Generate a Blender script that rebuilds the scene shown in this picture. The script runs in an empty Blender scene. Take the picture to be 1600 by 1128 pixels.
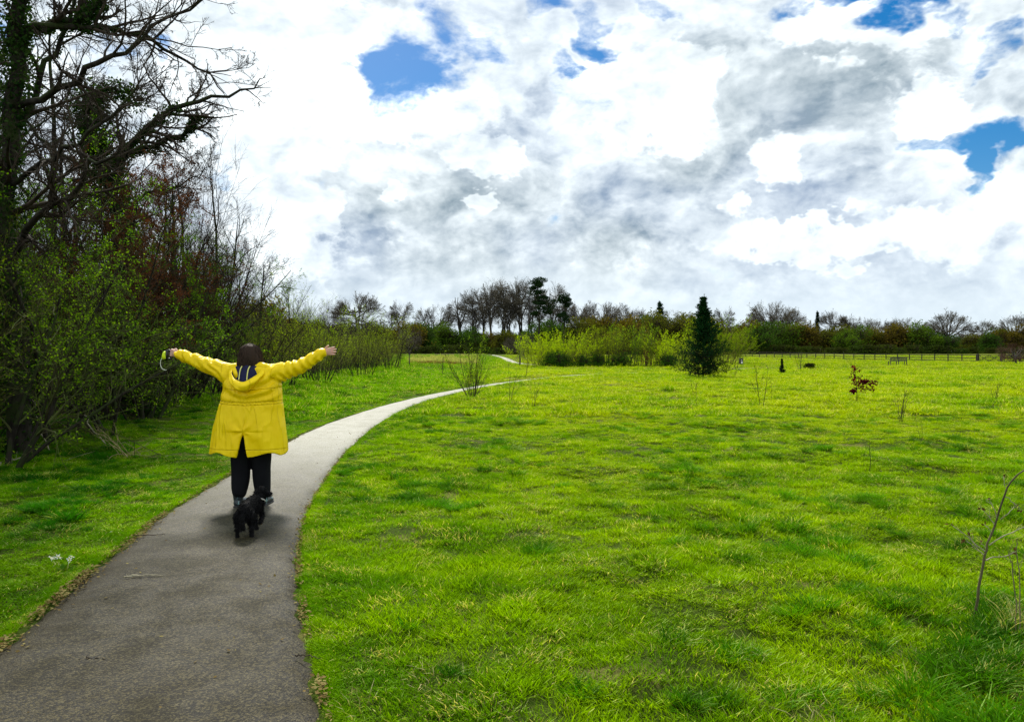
import bpy, bmesh, math, random
import numpy as np
from mathutils import Vector, Matrix, Euler

# ------------------------------------------------------------------ camera, sky, sun, exposure
scene = bpy.context.scene
COL = scene.collection
R = math.radians
F = 1155.0          # focal length in photo pixels (photo 1600 wide)
EYE = 1.62
HOR = 550.0

cam_data = bpy.data.cameras.new('camera')
cam = bpy.data.objects.new('camera', cam_data)
COL.objects.link(cam)
cam_data.sensor_width = 36.0
cam_data.lens = 36.0 * F / 1600.0
cam_data.clip_start = 0.05
cam_data.clip_end = 6000.0
cam.location = (0, 0, EYE)
cam.rotation_euler = (R(90) - math.atan((564 - HOR) / F), 0, 0)
scene.camera = cam

SUN_EL, SUN_AZ = R(45), R(-19)     # azimuth from +Y, clockwise seen from above (negative = left)
world = bpy.data.worlds.new('World')
scene.world = world
world.use_nodes = True
scene.view_settings.view_transform = 'Standard'
scene.view_settings.look = 'None'
scene.view_settings.gamma = 1.0
scene.view_settings.exposure = 0.36
scene.view_settings.use_curve_mapping = False
scene.cycles.max_bounces = 8
scene.cycles.diffuse_bounces = 3
scene.cycles.transmission_bounces = 4
scene.cycles.transparent_max_bounces = 4
scene.cycles.use_denoising = True
scene.cycles.denoising_prefilter = 'NONE'
scene.cycles.sample_clamp_indirect = 2.5
scene.cycles.sample_clamp_direct = 8.0

sun_data = bpy.data.lights.new('sun', 'SUN')
sun_data.energy = 4.6
sun_data.angle = R(12.0)
sun_data.color = (1.0, 0.95, 0.86)
sun = bpy.data.objects.new('sun', sun_data)
COL.objects.link(sun)
sdir = Vector((math.sin(SUN_AZ) * math.cos(SUN_EL), math.cos(SUN_AZ) * math.cos(SUN_EL), math.sin(SUN_EL)))
sun.rotation_euler = sdir.to_track_quat('Z', 'Y').to_euler()


class NB:
    """small helper to write node trees as expressions"""
    def __init__(s, tree):
        s.t = tree
        s.n = tree.nodes
        s.l = tree.links

    def node(s, typ, **kw):
        n = s.n.new(typ)
        for k, v in kw.items():
            setattr(n, k, v)
        return n

    def put(s, sock, v):
        if isinstance(v, bpy.types.NodeSocket):
            s.l.new(v, sock)
        elif v is not None:
            if isinstance(v, (tuple, list)) and len(v) == 3 and sock.type == 'RGBA':
                v = (*v, 1)
            sock.default_value = v

    def m(s, op, a, b=None, c=None, clamp=False):
        n = s.node('ShaderNodeMath', operation=op, use_clamp=clamp)
        s.put(n.inputs[0], a)
        if b is not None: s.put(n.inputs[1], b)
        if c is not None: s.put(n.inputs[2], c)
        return n.outputs[0]

    def v(s, op, a, b=None, scale=None):
        n = s.node('ShaderNodeVectorMath', operation=op)
        s.put(n.inputs[0], a)
        if b is not None: s.put(n.inputs[1], b)
        if scale is not None: s.put(n.inputs['Scale'], scale)
        return n.outputs['Value'] if op in ('LENGTH', 'DOT_PRODUCT', 'DISTANCE') else n.outputs[0]

    def ramp(s, x, a, b, lo=0.0, hi=1.0, smooth=True):
        n = s.node('ShaderNodeMapRange', interpolation_type='SMOOTHSTEP' if smooth else 'LINEAR')
        s.put(n.inputs[0], x)
        for i, q in enumerate((a, b, lo, hi)):
            s.put(n.inputs[i + 1], q)
        return n.outputs[0]

    def noise(s, vec, scale, detail=4.0, rough=0.5, color=False, dist=0.0, dim='3D'):
        n = s.node('ShaderNodeTexNoise', noise_dimensions=dim)
        s.put(n.inputs['Vector'], vec)
        n.inputs['Scale'].default_value = scale
        n.inputs['Detail'].default_value = detail
        n.inputs['Roughness'].default_value = rough
        n.inputs['Distortion'].default_value = dist
        return n.outputs['Color'] if color else n.outputs[0]

    def mix(s, f, a, b, kind='MIX'):
        n = s.node('ShaderNodeMix', data_type='RGBA', blend_type=kind)
        s.put(n.inputs[0], f)
        s.put(n.inputs[6], a)
        s.put(n.inputs[7], b)
        return n.outputs[2]

    def sep(s, v):
        n = s.node('ShaderNodeSeparateXYZ')
        s.put(n.inputs[0], v)
        return n.outputs

    def comb(s, x, y, z):
        n = s.node('ShaderNodeCombineXYZ')
        for i, q in enumerate((x, y, z)):
            s.put(n.inputs[i], q)
        return n.outputs[0]


def pix_dir(px, py):
    v = Vector(((px - 800) / F, 1.0, (HOR - py) / F))
    return v.normalized()


def build_sky():
    nt = world.node_tree
    nt.nodes.clear()
    b = NB(nt)
    out = b.node('ShaderNodeOutputWorld')
    bg = b.node('ShaderNodeBackground')
    nt.links.new(bg.outputs[0], out.inputs[0])
    sky = b.node('ShaderNodeTexSky', sky_type='NISHITA')
    sky.sun_disc = False
    sky.sun_elevation = SUN_EL
    sky.sun_rotation = SUN_AZ
    sky.air_density = 1.0
    sky.dust_density = 0.4
    sky.ozone_density = 2.5
    hs = b.node('ShaderNodeHueSaturation')
    hs.inputs['Saturation'].default_value = 1.55
    hs.inputs['Value'].default_value = 0.10 * 0.86
    nt.links.new(sky.outputs[0], hs.inputs['Color'])
    blue = hs.outputs[0]

    d = b.node('ShaderNodeTexCoord').outputs['Generated']
    x, y, z = b.sep(d)
    zc = b.m('ADD', b.m('MULTIPLY', b.m('MAXIMUM', z, 0.0), .6), 0.80)
    q = b.comb(b.m('DIVIDE', x, zc), b.m('DIVIDE', y, zc), b.m('MULTIPLY', z, 1.35))
    w1 = b.v('SUBTRACT', b.noise(q, 5.5, 2, 0.6, color=True), (0.5, 0.5, 0.5))
    w2 = b.v('SUBTRACT', b.noise(q, 22.0, 3, 0.65, color=True), (0.5, 0.5, 0.5))
    qw = b.v('ADD', q, b.v('SCALE', w1, scale=0.055))
    dw = b.v('ADD', b.v('ADD', d, b.v('SCALE', w1, scale=0.10)), b.v('SCALE', w2, scale=0.062))

    def blob(px, py, rx, ry, rot=0.0, soft=1.0):
        c = pix_dir(px, py)
        mp = b.node('ShaderNodeMapping', vector_type='TEXTURE')
        b.put(mp.inputs[0], dw)
        mp.inputs['Location'].default_value = c
        az = math.atan2(c.x, c.y)
        mp.inputs['Rotation'].default_value = (0, R(-rot), -az)
        k = 1.0 / F
        mp.inputs['Scale'].default_value = (rx * k, 0.35, ry * k)
        return b.ramp(b.v('LENGTH', mp.outputs[0]), 1.0 + 0.45 * soft, 1.0 - 0.55 * soft)

    def union(lst):
        acc = None
        for args, amt in lst:
            v = b.m('MULTIPLY', blob(*args), amt)
            acc = v if acc is None else b.m('MAXIMUM', acc, v)
        return acc

    holes = union([
        ((632, 118, 76, 58, 0), 1.1), ((708, 45, 78, 42, -40), 1.15), ((630, 160, 30, 26, 0), 1.0),
        ((930, 44, 26, 60, 20), .90), ((885, 112, 20, 36, 20), .85), ((1018, 8, 40, 20), 1.0), ((860, -4, 44, 24), 1.0),
        ((1300, -10, 80, 20), 1.0), ((1420, 0, 48, 26, 20), 1.05),
        ((1535, 80, 56, 22, 15), 1.05), ((1478, 40, 26, 30, 30), .9),
        ((1470, 222, 66, 24, 5), .95), ((1555, 200, 66, 20, -12), .85), ((1515, 262, 16, 34, 25), .7),
        ((338, 252, 22, 34), .7), ((246, 92, 16, 18), .6), ((255, 210, 20, 20), .4),
         ((500, -120, 140, 60), .8), ((1000, -160, 200, 70), .9), ((-150, 80, 120, 90), .8),
    ])
    greys = union([
        ((690, 300, 120, 46, 10), .80), ((640, 375, 180, 70), .62), ((820, 250, 60, 70), .62),
        ((850, 390, 150, 70), .60), ((620, 215, 60, 20), .55),
        ((1250, 150, 190, 60, -12), .85), ((1080, 250, 170, 60, 20), .78), ((1245, 325, 120, 36), 1.0), ((1420, 120, 90, 40, 20), .7),
        ((965, 320, 80, 90), .68), ((1110, 420, 150, 32), .85), ((1420, 300, 70, 40), .5),
        ((1330, 240, 60, 60), .45), ((1450, 430, 160, 50), .5), ((1330, 420, 110, 40), .35),
        ((468, 226, 46, 13), .95), ((440, 142, 16, 24, 20), .8), ((430, 185, 18, 8), .8), ((555, 12, 40, 20), .7),
        ((540, 105, 34, 20), .55), ((452, 32, 18, 7), .6), ((850, 160, 20, 26), .6), ((1060, 60, 40, 26), .5),
        ((660, 205, 30, 16), .5), ((1560, 120, 60, 50), .55), ((1290, 455, 150, 22), .4), ((640, 440, 170, 20), .55),
    ])
    whites = union([
        ((1225, 262, 34, 46, -10), .9), ((1440, 175, 46, 26), .95), ((745, 308, 26, 22), .8), ((610, 280, 20, 22, 30), .7),
        ((690, 180, 110, 40), .6), ((450, 330, 90, 110), .9), ((400, 100, 170, 120), .9), ((1000, 150, 120, 70), .8),
        ((1350, 40, 120, 40), .7), ((1290, 380, 140, 30), .9), ((1460, 360, 80, 40), .75), ((1580, 290, 60, 60), .8),
        ((760, 235, 60, 30), .8), ((500, 450, 60, 30), .5), ((1150, 340, 30, 20), .7),
    ])

    n1 = b.noise(qw, 7.5, 6, 0.60)
    n1o = b.noise(b.v('ADD', qw, (0.012, -0.006, -0.026)), 7.5, 4, 0.60)
    n2 = b.noise(q, 3.0, 2, 0.5)
    # cauliflower billows: folded noise
    qb = b.v('ADD', qw, b.v('SCALE', w2, scale=0.05))
    bl = b.m('ABSOLUTE', b.m('SUBTRACT', b.noise(qb, 15.0, 4, 0.62), 0.5))
    cov = b.m('ADD', 0.78, b.m('MULTIPLY', b.m('SUBTRACT', n1, 0.5), 2.7))
    cov = b.m('SUBTRACT', cov, b.m('MULTIPLY', b.m('SUBTRACT', bl, .08), 1.3))
    cov = b.m('SUBTRACT', cov, b.m('MULTIPLY', b.m('MULTIPLY', holes, b.m('SUBTRACT', 1.25, b.m('MULTIPLY', holes, .25))), 0.86))
    cov = b.m('ADD', cov, b.m('MULTIPLY', greys, 0.35))
    alpha = b.ramp(cov, -0.22, 0.58)
    # toward the horizon the layer closes
    alpha = b.m('MAXIMUM', alpha, b.ramp(z, 0.16, 0.04))
    relief = b.m('SUBTRACT', n1, n1o)
    lum = b.m('ADD', 0.73, b.m('MULTIPLY', relief, 2.5))
    lum = b.m('ADD', lum, b.m('MULTIPLY', b.m('SUBTRACT', n1, 0.5), -0.7))
    lum = b.m('ADD', lum, b.m('MULTIPLY', b.m('SUBTRACT', bl, .08), 0.75))
    g = b.ramp(b.m('SUBTRACT', greys, b.m('MULTIPLY', b.m('SUBTRACT', n1, 0.5), 1.6)), 0.0, 1.0)
    wh = b.ramp(b.m('SUBTRACT', b.m('ADD', whites, b.m('MULTIPLY', b.m('SUBTRACT', n1, 0.5), 2.4)), b.m('MULTIPLY', bl, 1.6)), 0.22, 0.52)
    lum = b.m('SUBTRACT', lum, b.m('MULTIPLY', b.m('MULTIPLY', g, b.m('SUBTRACT', 1.0, b.m('MULTIPLY', wh, 0.65))), 0.36))
    lum = b.m('ADD', lum, b.m('MULTIPLY', wh, 0.27))
    # thin edges glow a little, thick middles are duller
    lum = b.m('ADD', lum, b.ramp(cov, 0.9, 0.3, -0.03, 0.12))
    hz = b.ramp(z, 0.15, 0.01)
    lum = b.m('ADD', b.m('MULTIPLY', lum, b.m('SUBTRACT', 1.0, b.m('MULTIPLY', hz, 0.7))), b.m('MULTIPLY', hz, 0.7 * 0.74))
    t = b.ramp(lum, 0.05, 1.10, smooth=False)
    grey_c = b.mix(b.ramp(n2, 0.35, 0.65), (0.25, 0.33, 0.39), (0.27, 0.36, 0.50))
    cc = b.mix(t, grey_c, (1.04, 1.12, 1.15))
    cc = b.v('ADD', cc, b.v('SCALE', b.comb(0.62, 0.64, 0.62), scale=b.ramp(lum, 0.95, 1.35)))
    cc = b.mix(b.m('MULTIPLY', hz, 0.55), cc, (0.60, 0.72, 0.79))
    col = b.mix(alpha, blue, cc)
    # below the horizon: dull green-grey bounce
    col = b.mix(b.ramp(z, 0.0, -0.06), col, (0.16, 0.20, 0.10))
    nt.links.new(col, bg.inputs[0])
    bg.inputs[1].default_value = 0.92
    world.cycles.sampling_method = 'NONE'


build_sky()

# ------------------------------------------------------------------ general helpers
def tag(o, label=None, cat=None, group=None, kind=None):
    if label: o['label'] = label
    if cat: o['category'] = cat
    if group: o['group'] = group
    if kind: o['kind'] = kind
    return o


def link(name, data, parent=None, loc=(0, 0, 0), rot=(0, 0, 0), scl=(1, 1, 1)):
    o = bpy.data.objects.new(name, data)
    COL.objects.link(o)
    o.location, o.rotation_euler, o.scale = loc, rot, scl
    if parent: o.parent = parent
    return o


def empty(name, loc, rz=0.0, scl=1.0):
    o = link(name, None, None, loc, (0, 0, rz), (scl,) * 3)
    o.empty_display_size = 0.2
    return o


KIDS = {}


def kid(o, parent):
    KIDS.setdefault(parent.name, []).append(o)
    return o


def copy_thing(src, loc, rz=0.0, scl=(1, 1, 1), color=None, tilt=(0, 0)):
    c = src.copy()
    COL.objects.link(c)
    c.location, c.rotation_euler, c.scale = loc, (tilt[0], tilt[1], rz), scl
    for ch in KIDS.get(src.name, []):
        d = ch.copy()
        COL.objects.link(d)
        d.parent = c
        kid(d, c)
        if color is not None: d.color = color
        for g in KIDS.get(ch.name, []):
            e = g.copy()
            COL.objects.link(e)
            e.parent = d
            kid(e, d)
            if color is not None: e.color = color
    return c


def mesh_np(name, V, Q, mats, mi=None, smooth=False):
    """mesh from numpy arrays; Q is (n,4) quads, or (n,3) triangles"""
    me = bpy.data.meshes.new(name)
    V = np.asarray(V, dtype=np.float32)
    Q = np.asarray(Q, dtype=np.int32)
    n, k = Q.shape
    me.vertices.add(len(V))
    me.vertices.foreach_set('co', V.ravel())
    me.loops.add(n * k)
    me.loops.foreach_set('vertex_index', Q.ravel())
    me.polygons.add(n)
    me.polygons.foreach_set('loop_start', np.arange(0, n * k, k, dtype=np.int32))
    if mi is not None:
        me.polygons.foreach_set('material_index', np.asarray(mi, dtype=np.int32))
    me.polygons.foreach_set('use_smooth', np.full(n, smooth))
    for m_ in mats: me.materials.append(m_)
    me.update(calc_edges=True)
    return me


def vnoise(x, y, seed=0):
    """smooth value noise, 0..1"""
    xi, yi = np.floor(x).astype(np.int64), np.floor(y).astype(np.int64)
    fx, fy = x - xi, y - yi
    fx, fy = fx * fx * (3 - 2 * fx), fy * fy * (3 - 2 * fy)

    def h(a, b_):
        n = (a * 374761393 + b_ * 668265263 + seed * 974711) & 0xffffffff
        n = ((n ^ (n >> 13)) * 1274126177) & 0xffffffff
        return ((n ^ (n >> 16)) & 0xffff) / 65535.0
    return ((h(xi, yi) * (1 - fx) + h(xi + 1, yi) * fx) * (1 - fy)
            + (h(xi, yi + 1) * (1 - fx) + h(xi + 1, yi + 1) * fx) * fy)


def sstep(x, a, b_):
    t = np.clip((x - a) / (b_ - a), 0, 1)
    return t * t * (3 - 2 * t)


def G(px, py):
    """flat ground point seen at a photo pixel"""
    Y = EYE * F / (py - HOR)
    return ((px - 800) / F * Y, Y)


def at(px, py, Y):
    return ((px - 800) / F * Y, Y, EYE + (HOR - py) / F * Y)


# ------------------------------------------------------------------ the path's course
rows = [(1400, -600, 560), (1240, -370, 530), (1128, -195, 507), (1060, -80, 492), (1015, -10, 482), (960, 62, 471), (920, 105, 465), (885, 150, 463),
        (850, 196, 464), (810, 244, 472), (785, 286, 484), (760, 325, 500), (740, 360, 513), (720, 396, 528), (700, 430, 545),
        (680, 466, 567), (660, 514, 592), (640, 576, 628), (625, 632, 668), (613, 690, 716), (605, 734, 755),
        (598, 782, 800), (593.5, 820, 836)]
PL = [G(l, y) for y, l, r in rows]
PR = [G(r, y) for y, l, r in rows]
# it swings right across the field after the bend
for px_, y_ in ((880, 588.0), (930, 585.2), (1000, 582.6), (1080, 580.4), (1140, 577.2), (1185, 575.2), (1225, 574.4), (1300, 573.6), (1380, 572.8)):
    x0, y0 = G(px_, y_)
    PL.append((x0 - 0.15, y0 + 0.95)); PR.append((x0 + 0.15, y0 - 0.55))
PL, PR = np.array(PL), np.array(PR)


def resample(P, n):
    d = np.r_[0, np.cumsum(np.hypot(*np.diff(P, axis=0).T))]
    s = np.linspace(0, len(P) - 1, n)
    return np.c_[np.interp(s, np.arange(len(P)), P[:, 0]), np.interp(s, np.arange(len(P)), P[:, 1])]


def smooth_line(P, it=3):
    for _ in range(it):
        Q = [P[0]]
        for a, c in zip(P[:-1], P[1:]):
            Q += [0.75 * a + 0.25 * c, 0.25 * a + 0.75 * c]
        Q.append(P[-1])
        P = np.array(Q)
    return P


PLs, PRs = smooth_line(PL), smooth_line(PR)
PATH_POLY = np.r_[PLs, PRs[::-1]]
B1 = np.array([G(900, 573.3), G(862, 572.3), G(830, 570.0), G(806, 567.0), G(797, 564.4), G(792, 562.5), G(785, 560.9), G(770, 559.5)])
BRs = smooth_line(B1)
BW = np.interp(np.arange(len(BRs)), [0, len(BRs) * .35, len(BRs) * .6, len(BRs) - 1], [.6, 1.1, 1.7, .9])
tn = np.gradient(BRs, axis=0); tn /= np.hypot(*tn.T)[:, None]
nn = np.c_[-tn[:, 1], tn[:, 0]]
B_L, B_R = BRs + nn * BW[:, None] * .5, BRs - nn * BW[:, None] * .5
BR_POLY = np.r_[B_L, B_R[::-1]]


def poly_sdist(P, x, y):
    """signed distance to a closed polygon, negative inside"""
    x, y = np.asarray(x, float), np.asarray(y, float)
    shp = x.shape
    x, y = x.ravel(), y.ravel()
    d = np.full(x.shape, 1e9)
    ins = np.zeros(x.shape, bool)
    for a, c in zip(P, np.roll(P, -1, axis=0)):
        e = c - a
        L = e @ e + 1e-12
        t = np.clip(((x - a[0]) * e[0] + (y - a[1]) * e[1]) / L, 0, 1)
        d = np.minimum(d, (x - a[0] - t * e[0]) ** 2 + (y - a[1] - t * e[1]) ** 2)
        if a[1] != c[1]:
            cr = ((a[1] > y) != (c[1] > y)) & (x < e[0] * (y - a[1]) / e[1] + a[0])
            ins ^= cr
    d = np.sqrt(d)
    return np.where(ins, -d, d).reshape(shp)


def pdist(x, y):
    return np.minimum(poly_sdist(PATH_POLY, x, y), poly_sdist(BR_POLY, x, y))


def height(x, y, pd=None):
    """ground height; the field has low tussocky bumps, the bank by the thicket rises a little"""
    x, y = np.asarray(x, float), np.asarray(y, float)
    if pd is None: pd = pdist(x, y)
    h = 1.15 * sstep(y, 120, 240)
    m = sstep(pd, 0.0, 0.9)
    far = 1 - sstep(y, 60, 140) * .7
    b_ = (vnoise(x * .55 + 3, y * .55, 1) - .5) * .10 + (vnoise(x * 1.5, y * 1.5, 2) - .5) * .07 + (vnoise(x * 3.7, y * 3.7, 3) - .5) * .060
    b_ += np.maximum(0, vnoise(x * 1.1 + 9, y * 1.1 + 4, 5) - .62) * .22
    h = h + m * (b_ * far + 0.015)
    h = h + 0.22 * sstep(-x, 5.2, 9.0) * sstep(pd, 0.1, 2.0)
    h = np.where(pd < 0.02, h - 0.05 * sstep(-pd, -0.02, 0.10), h)
    return h


def hz1(x, y):
    return float(height(np.array([x]), np.array([y]))[0])


# ------------------------------------------------------------------ materials
def new_mat(name):
    mt = bpy.data.materials.new(name)
    mt.use_nodes = True
    nt = mt.node_tree
    nt.nodes.clear()
    b = NB(nt)
    out = b.node('ShaderNodeOutputMaterial')
    return mt, b, out


def principled(b, out, color, rough=0.7, spec=0.3, bump=None, bump_s=0.3, bump_d=0.01, **kw):
    p = b.node('ShaderNodeBsdfPrincipled')
    b.put(p.inputs['Base Color'], color)
    b.put(p.inputs['Roughness'], rough)
    b.put(p.inputs['Specular IOR Level'], spec)
    for k, v in kw.items(): b.put(p.inputs[k.replace('_', ' ')], v)
    if bump is not None:
        bn = b.node('ShaderNodeBump')
        bn.inputs['Strength'].default_value = bump_s
        bn.inputs['Distance'].default_value = bump_d
        b.put(bn.inputs['Height'], bump)
        b.l.new(bn.outputs[0], p.inputs['Normal'])
    b.l.new(p.outputs[0], out.inputs[0])
    return p


def plain(name, color, rough=0.6, spec=0.3, var=0.15, scale=20.0, bump=0.0, **kw):
    mt, b, out = new_mat(name)
    co = b.node('ShaderNodeTexCoord').outputs['Object']
    n = b.noise(co, scale, 4, 0.6)
    lo = tuple(c * (1 - var) for c in color)
    hi = tuple(min(1, c * (1 + var)) for c in color)
    c = b.mix(n, lo, hi)
    principled(b, out, c, rough, spec, n if bump else None, bump, 0.01, **kw)
    return mt


def leafy(name, colors, trans=0.5, rough=0.5, use_obj=False, gloss=0.0, pscale=0.25, tcol=(1.2, 1.25, 0.5)):
    """thin foliage: reflects on one side, lets light through on the other"""
    mt, b, out = new_mat(name)
    pos = b.node('ShaderNodeNewGeometry').outputs['Position']
    n = b.noise(pos, pscale, 3, 0.6)
    n2 = b.noise(pos, 9.0, 2, 0.5)
    rnd = b.node('ShaderNodeNewGeometry').outputs['Random Per Island']
    c = b.mix(b.ramp(n, .38, .62), colors[0], colors[1])
    c = b.mix(b.ramp(b.m('ADD', b.m('MULTIPLY', rnd, .6), b.m('MULTIPLY', n2, .4)), .35, .85), c, colors[2])
    if use_obj:
        oc = b.node('ShaderNodeObjectInfo').outputs['Color']
        c = b.mix(1.0, c, oc, 'MULTIPLY')
    d = b.node('ShaderNodeBsdfDiffuse'); b.put(d.inputs[0], c)
    t = b.node('ShaderNodeBsdfTranslucent'); b.put(t.inputs[0], b.mix(1.0, c, tcol, 'MULTIPLY'))
    g = b.node('ShaderNodeBsdfGlossy'); g.inputs['Roughness'].default_value = rough
    b.put(g.inputs[0], (.9, .9, .9))
    m1 = b.node('ShaderNodeMixShader'); m1.inputs[0].default_value = trans
    b.l.new(d.outputs[0], m1.inputs[1]); b.l.new(t.outputs[0], m1.inputs[2])
    if gloss > 0:
        fr = b.node('ShaderNodeFresnel'); fr.inputs[0].default_value = 1.4
        m2 = b.node('ShaderNodeMixShader'); b.put(m2.inputs[0], b.m('MULTIPLY', fr.outputs[0], gloss * 6))
        b.l.new(m1.outputs[0], m2.inputs[1]); b.l.new(g.outputs[0], m2.inputs[2])
        b.l.new(m2.outputs[0], out.inputs[0])
    else:
        b.l.new(m1.outputs[0], out.inputs[0])
    return mt


def grass_mat(name, green_a, green_b, yellow, dry, dry_amt):
    mt, b, out = new_mat(name)
    geo = b.node('ShaderNodeNewGeometry')
    pos = geo.outputs['Position']
    X, Y, Z = b.sep(pos)
    flat = b.comb(X, Y, 0.0)
    big = b.noise(flat, .16, 3, .6)
    mid = b.noise(flat, .9, 3, .6)
    inst = b.node('ShaderNodeObjectInfo').outputs['Random']
    isl = geo.outputs['Random Per Island']
    c = b.mix(b.ramp(mid, .36, .62), green_a, green_b)
    # the open field is yellower than the verge under the trees
    side = b.ramp(X, -5.0, 2.0)
    away = b.ramp(Y, 4.0, 24.0)
    yl = b.m('MULTIPLY', b.m('MULTIPLY', side, b.m('ADD', .35, b.m('MULTIPLY', away, .65))), b.ramp(b.m('ADD', b.m('MULTIPLY', big, .6), b.m('MULTIPLY', mid, .4)), .32, .60))
    c = b.mix(yl, c, yellow)
    c = b.mix(b.ramp(X, -2.2, -4.5), c, b.mix(1.0, c, (.88, .95, .9), 'MULTIPLY'))   # verge turf tinted darker, shade of the thicket put into its colour
    c = b.mix(b.m('MULTIPLY', b.ramp(inst, .0, 1.0, smooth=False), .45), c, green_a)
    dr = b.ramp(b.m('ADD', isl, b.m('MULTIPLY', b.ramp(b.noise(flat, 2.1, 3, .6), .5, .75), .35)), 1.0 - dry_amt, 1.04 - dry_amt)
    c = b.mix(dr, c, dry)
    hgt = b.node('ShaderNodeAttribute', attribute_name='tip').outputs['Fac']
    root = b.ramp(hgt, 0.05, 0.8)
    c = b.mix(root, b.mix(.72, c, (0.020, 0.030, 0.002)), c)  # roots darkened: shading between the blades is put into their colour
    d = b.node('ShaderNodeBsdfDiffuse'); b.put(d.inputs[0], c)
    t = b.node('ShaderNodeBsdfTranslucent'); b.put(t.inputs[0], b.mix(1.0, c, (1.30, 1.30, 0.45), 'MULTIPLY'))
    g = b.node('ShaderNodeBsdfGlossy'); g.inputs['Roughness'].default_value = .5
    m1 = b.node('ShaderNodeMixShader'); m1.inputs[0].default_value = .5
    b.l.new(d.outputs[0], m1.inputs[1]); b.l.new(t.outputs[0], m1.inputs[2])
    fr = b.node('ShaderNodeFresnel'); fr.inputs[0].default_value = 1.35
    m2 = b.node('ShaderNodeMixShader'); b.put(g.inputs[0], (.80, .95, .35)); b.put(m2.inputs[0], b.m('MULTIPLY', fr.outputs[0], .035))
    b.l.new(m1.outputs[0], m2.inputs[1]); b.l.new(g.outputs[0], m2.inputs[2])
    b.l.new(m2.outputs[0], out.inputs[0])
    return mt


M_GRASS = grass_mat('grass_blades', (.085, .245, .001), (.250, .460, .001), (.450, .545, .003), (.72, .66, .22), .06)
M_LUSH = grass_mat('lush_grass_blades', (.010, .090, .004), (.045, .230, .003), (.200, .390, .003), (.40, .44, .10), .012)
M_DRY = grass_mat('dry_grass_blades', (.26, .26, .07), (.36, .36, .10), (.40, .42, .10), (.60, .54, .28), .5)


def ground_mat():
    mt, b, out = new_mat('meadow_soil')
    pos = b.node('ShaderNodeNewGeometry').outputs['Position']
    X, Y, Z = b.sep(pos)
    flat = b.comb(X, Y, 0.0)
    big = b.noise(flat, .16, 3, .6)
    mid = b.noise(flat, .9, 4, .6)
    fine = b.noise(flat, 30, 5, .7)
    c = b.mix(b.ramp(mid, .35, .65), (.030, .075, .002), (.065, .125, .002))
    side = b.ramp(X, -5.0, 2.0)
    away = b.ramp(Y, 6.0, 60.0)
    yl = b.m('MULTIPLY', b.m('MULTIPLY', side, away), b.ramp(big, .3, .6))
    c = b.mix(yl, c, (.17, .21, .004))
    c = b.mix(b.ramp(fine, .45, .75), b.mix(.5, c, (.05, .045, .015)), c)
    # straw coloured thatch patches
    c = b.mix(b.m('MULTIPLY', b.ramp(b.noise(flat, 1.6, 5, .65), .52, .68), .6), c, b.mix(b.noise(flat, 60, 4, .7), (.10, .085, .02), (.40, .36, .12)))
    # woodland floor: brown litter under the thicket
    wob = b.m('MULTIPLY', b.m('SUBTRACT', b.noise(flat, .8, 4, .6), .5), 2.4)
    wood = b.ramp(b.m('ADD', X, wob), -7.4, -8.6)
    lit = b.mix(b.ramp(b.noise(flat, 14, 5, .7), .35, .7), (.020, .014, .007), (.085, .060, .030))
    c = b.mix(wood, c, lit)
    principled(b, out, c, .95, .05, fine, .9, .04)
    return mt


def path_mat():
    mt, b, out = new_mat('worn_tarmac')
    pos = b.node('ShaderNodeNewGeometry').outputs['Position']
    X, Y, Z = b.sep(pos)
    v = b.node('ShaderNodeTexVoronoi'); v.inputs['Scale'].default_value = 105
    b.put(v.inputs['Vector'], pos)
    v2 = b.node('ShaderNodeTexVoronoi'); v2.inputs['Scale'].default_value = 230
    b.put(v2.inputs['Vector'], pos)
    grain = b.sep(v.outputs['Color'])[0]
    grain2 = b.sep(v2.outputs['Color'])[1]
    sp = b.m('POWER', b.m('ADD', b.m('MULTIPLY', grain, .6), b.m('MULTIPLY', grain2, .4)), 1.6)
    c = b.mix(b.ramp(sp, .1, .9), (.003, .0025, .001), (.090, .073, .027))
    big = b.noise(pos, .55, 5, .62)
    mid = b.noise(pos, 2.6, 5, .65)
    c = b.mix(b.ramp(big, .38, .62, 0, .55), c, b.mix(b.ramp(sp, .2, .9), (.011, .010, .006), (.135, .118, .068)))
    c = b.mix(b.ramp(mid, .44, .68, 0, .4), c, (.024, .021, .010))
    edge = b.node('ShaderNodeAttribute', attribute_name='edge').outputs['Fac']   # 1 at the grassy rims
    en = b.m('ADD', edge, b.m('MULTIPLY', b.m('SUBTRACT', mid, .5), .9))
    c = b.mix(b.ramp(en, .45, 1.0, 0, .9), c, (.026, .020, .007))
    # far stretch is dry and sun bleached; grazing sheen painted into the colour too
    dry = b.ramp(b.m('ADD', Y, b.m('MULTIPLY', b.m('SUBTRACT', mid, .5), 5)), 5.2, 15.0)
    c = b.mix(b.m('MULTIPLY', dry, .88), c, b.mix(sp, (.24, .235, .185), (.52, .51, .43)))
    bumpv = b.m('ADD', b.m('MULTIPLY', v.outputs['Distance'], -.6), b.m('MULTIPLY', b.noise(pos, 300, 3, .6), .5))
    rough = b.ramp(mid, .35, .7, .50, .75)
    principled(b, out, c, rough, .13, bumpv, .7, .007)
    return mt


M_GROUND = ground_mat()
M_PATH = path_mat()

# ------------------------------------------------------------------ ground sheet
def axis(stops):
    out = []
    for (a, c, step) in stops:
        out += list(np.arange(a, c, step))
    out.append(stops[-1][1])
    return np.array(out)


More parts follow.
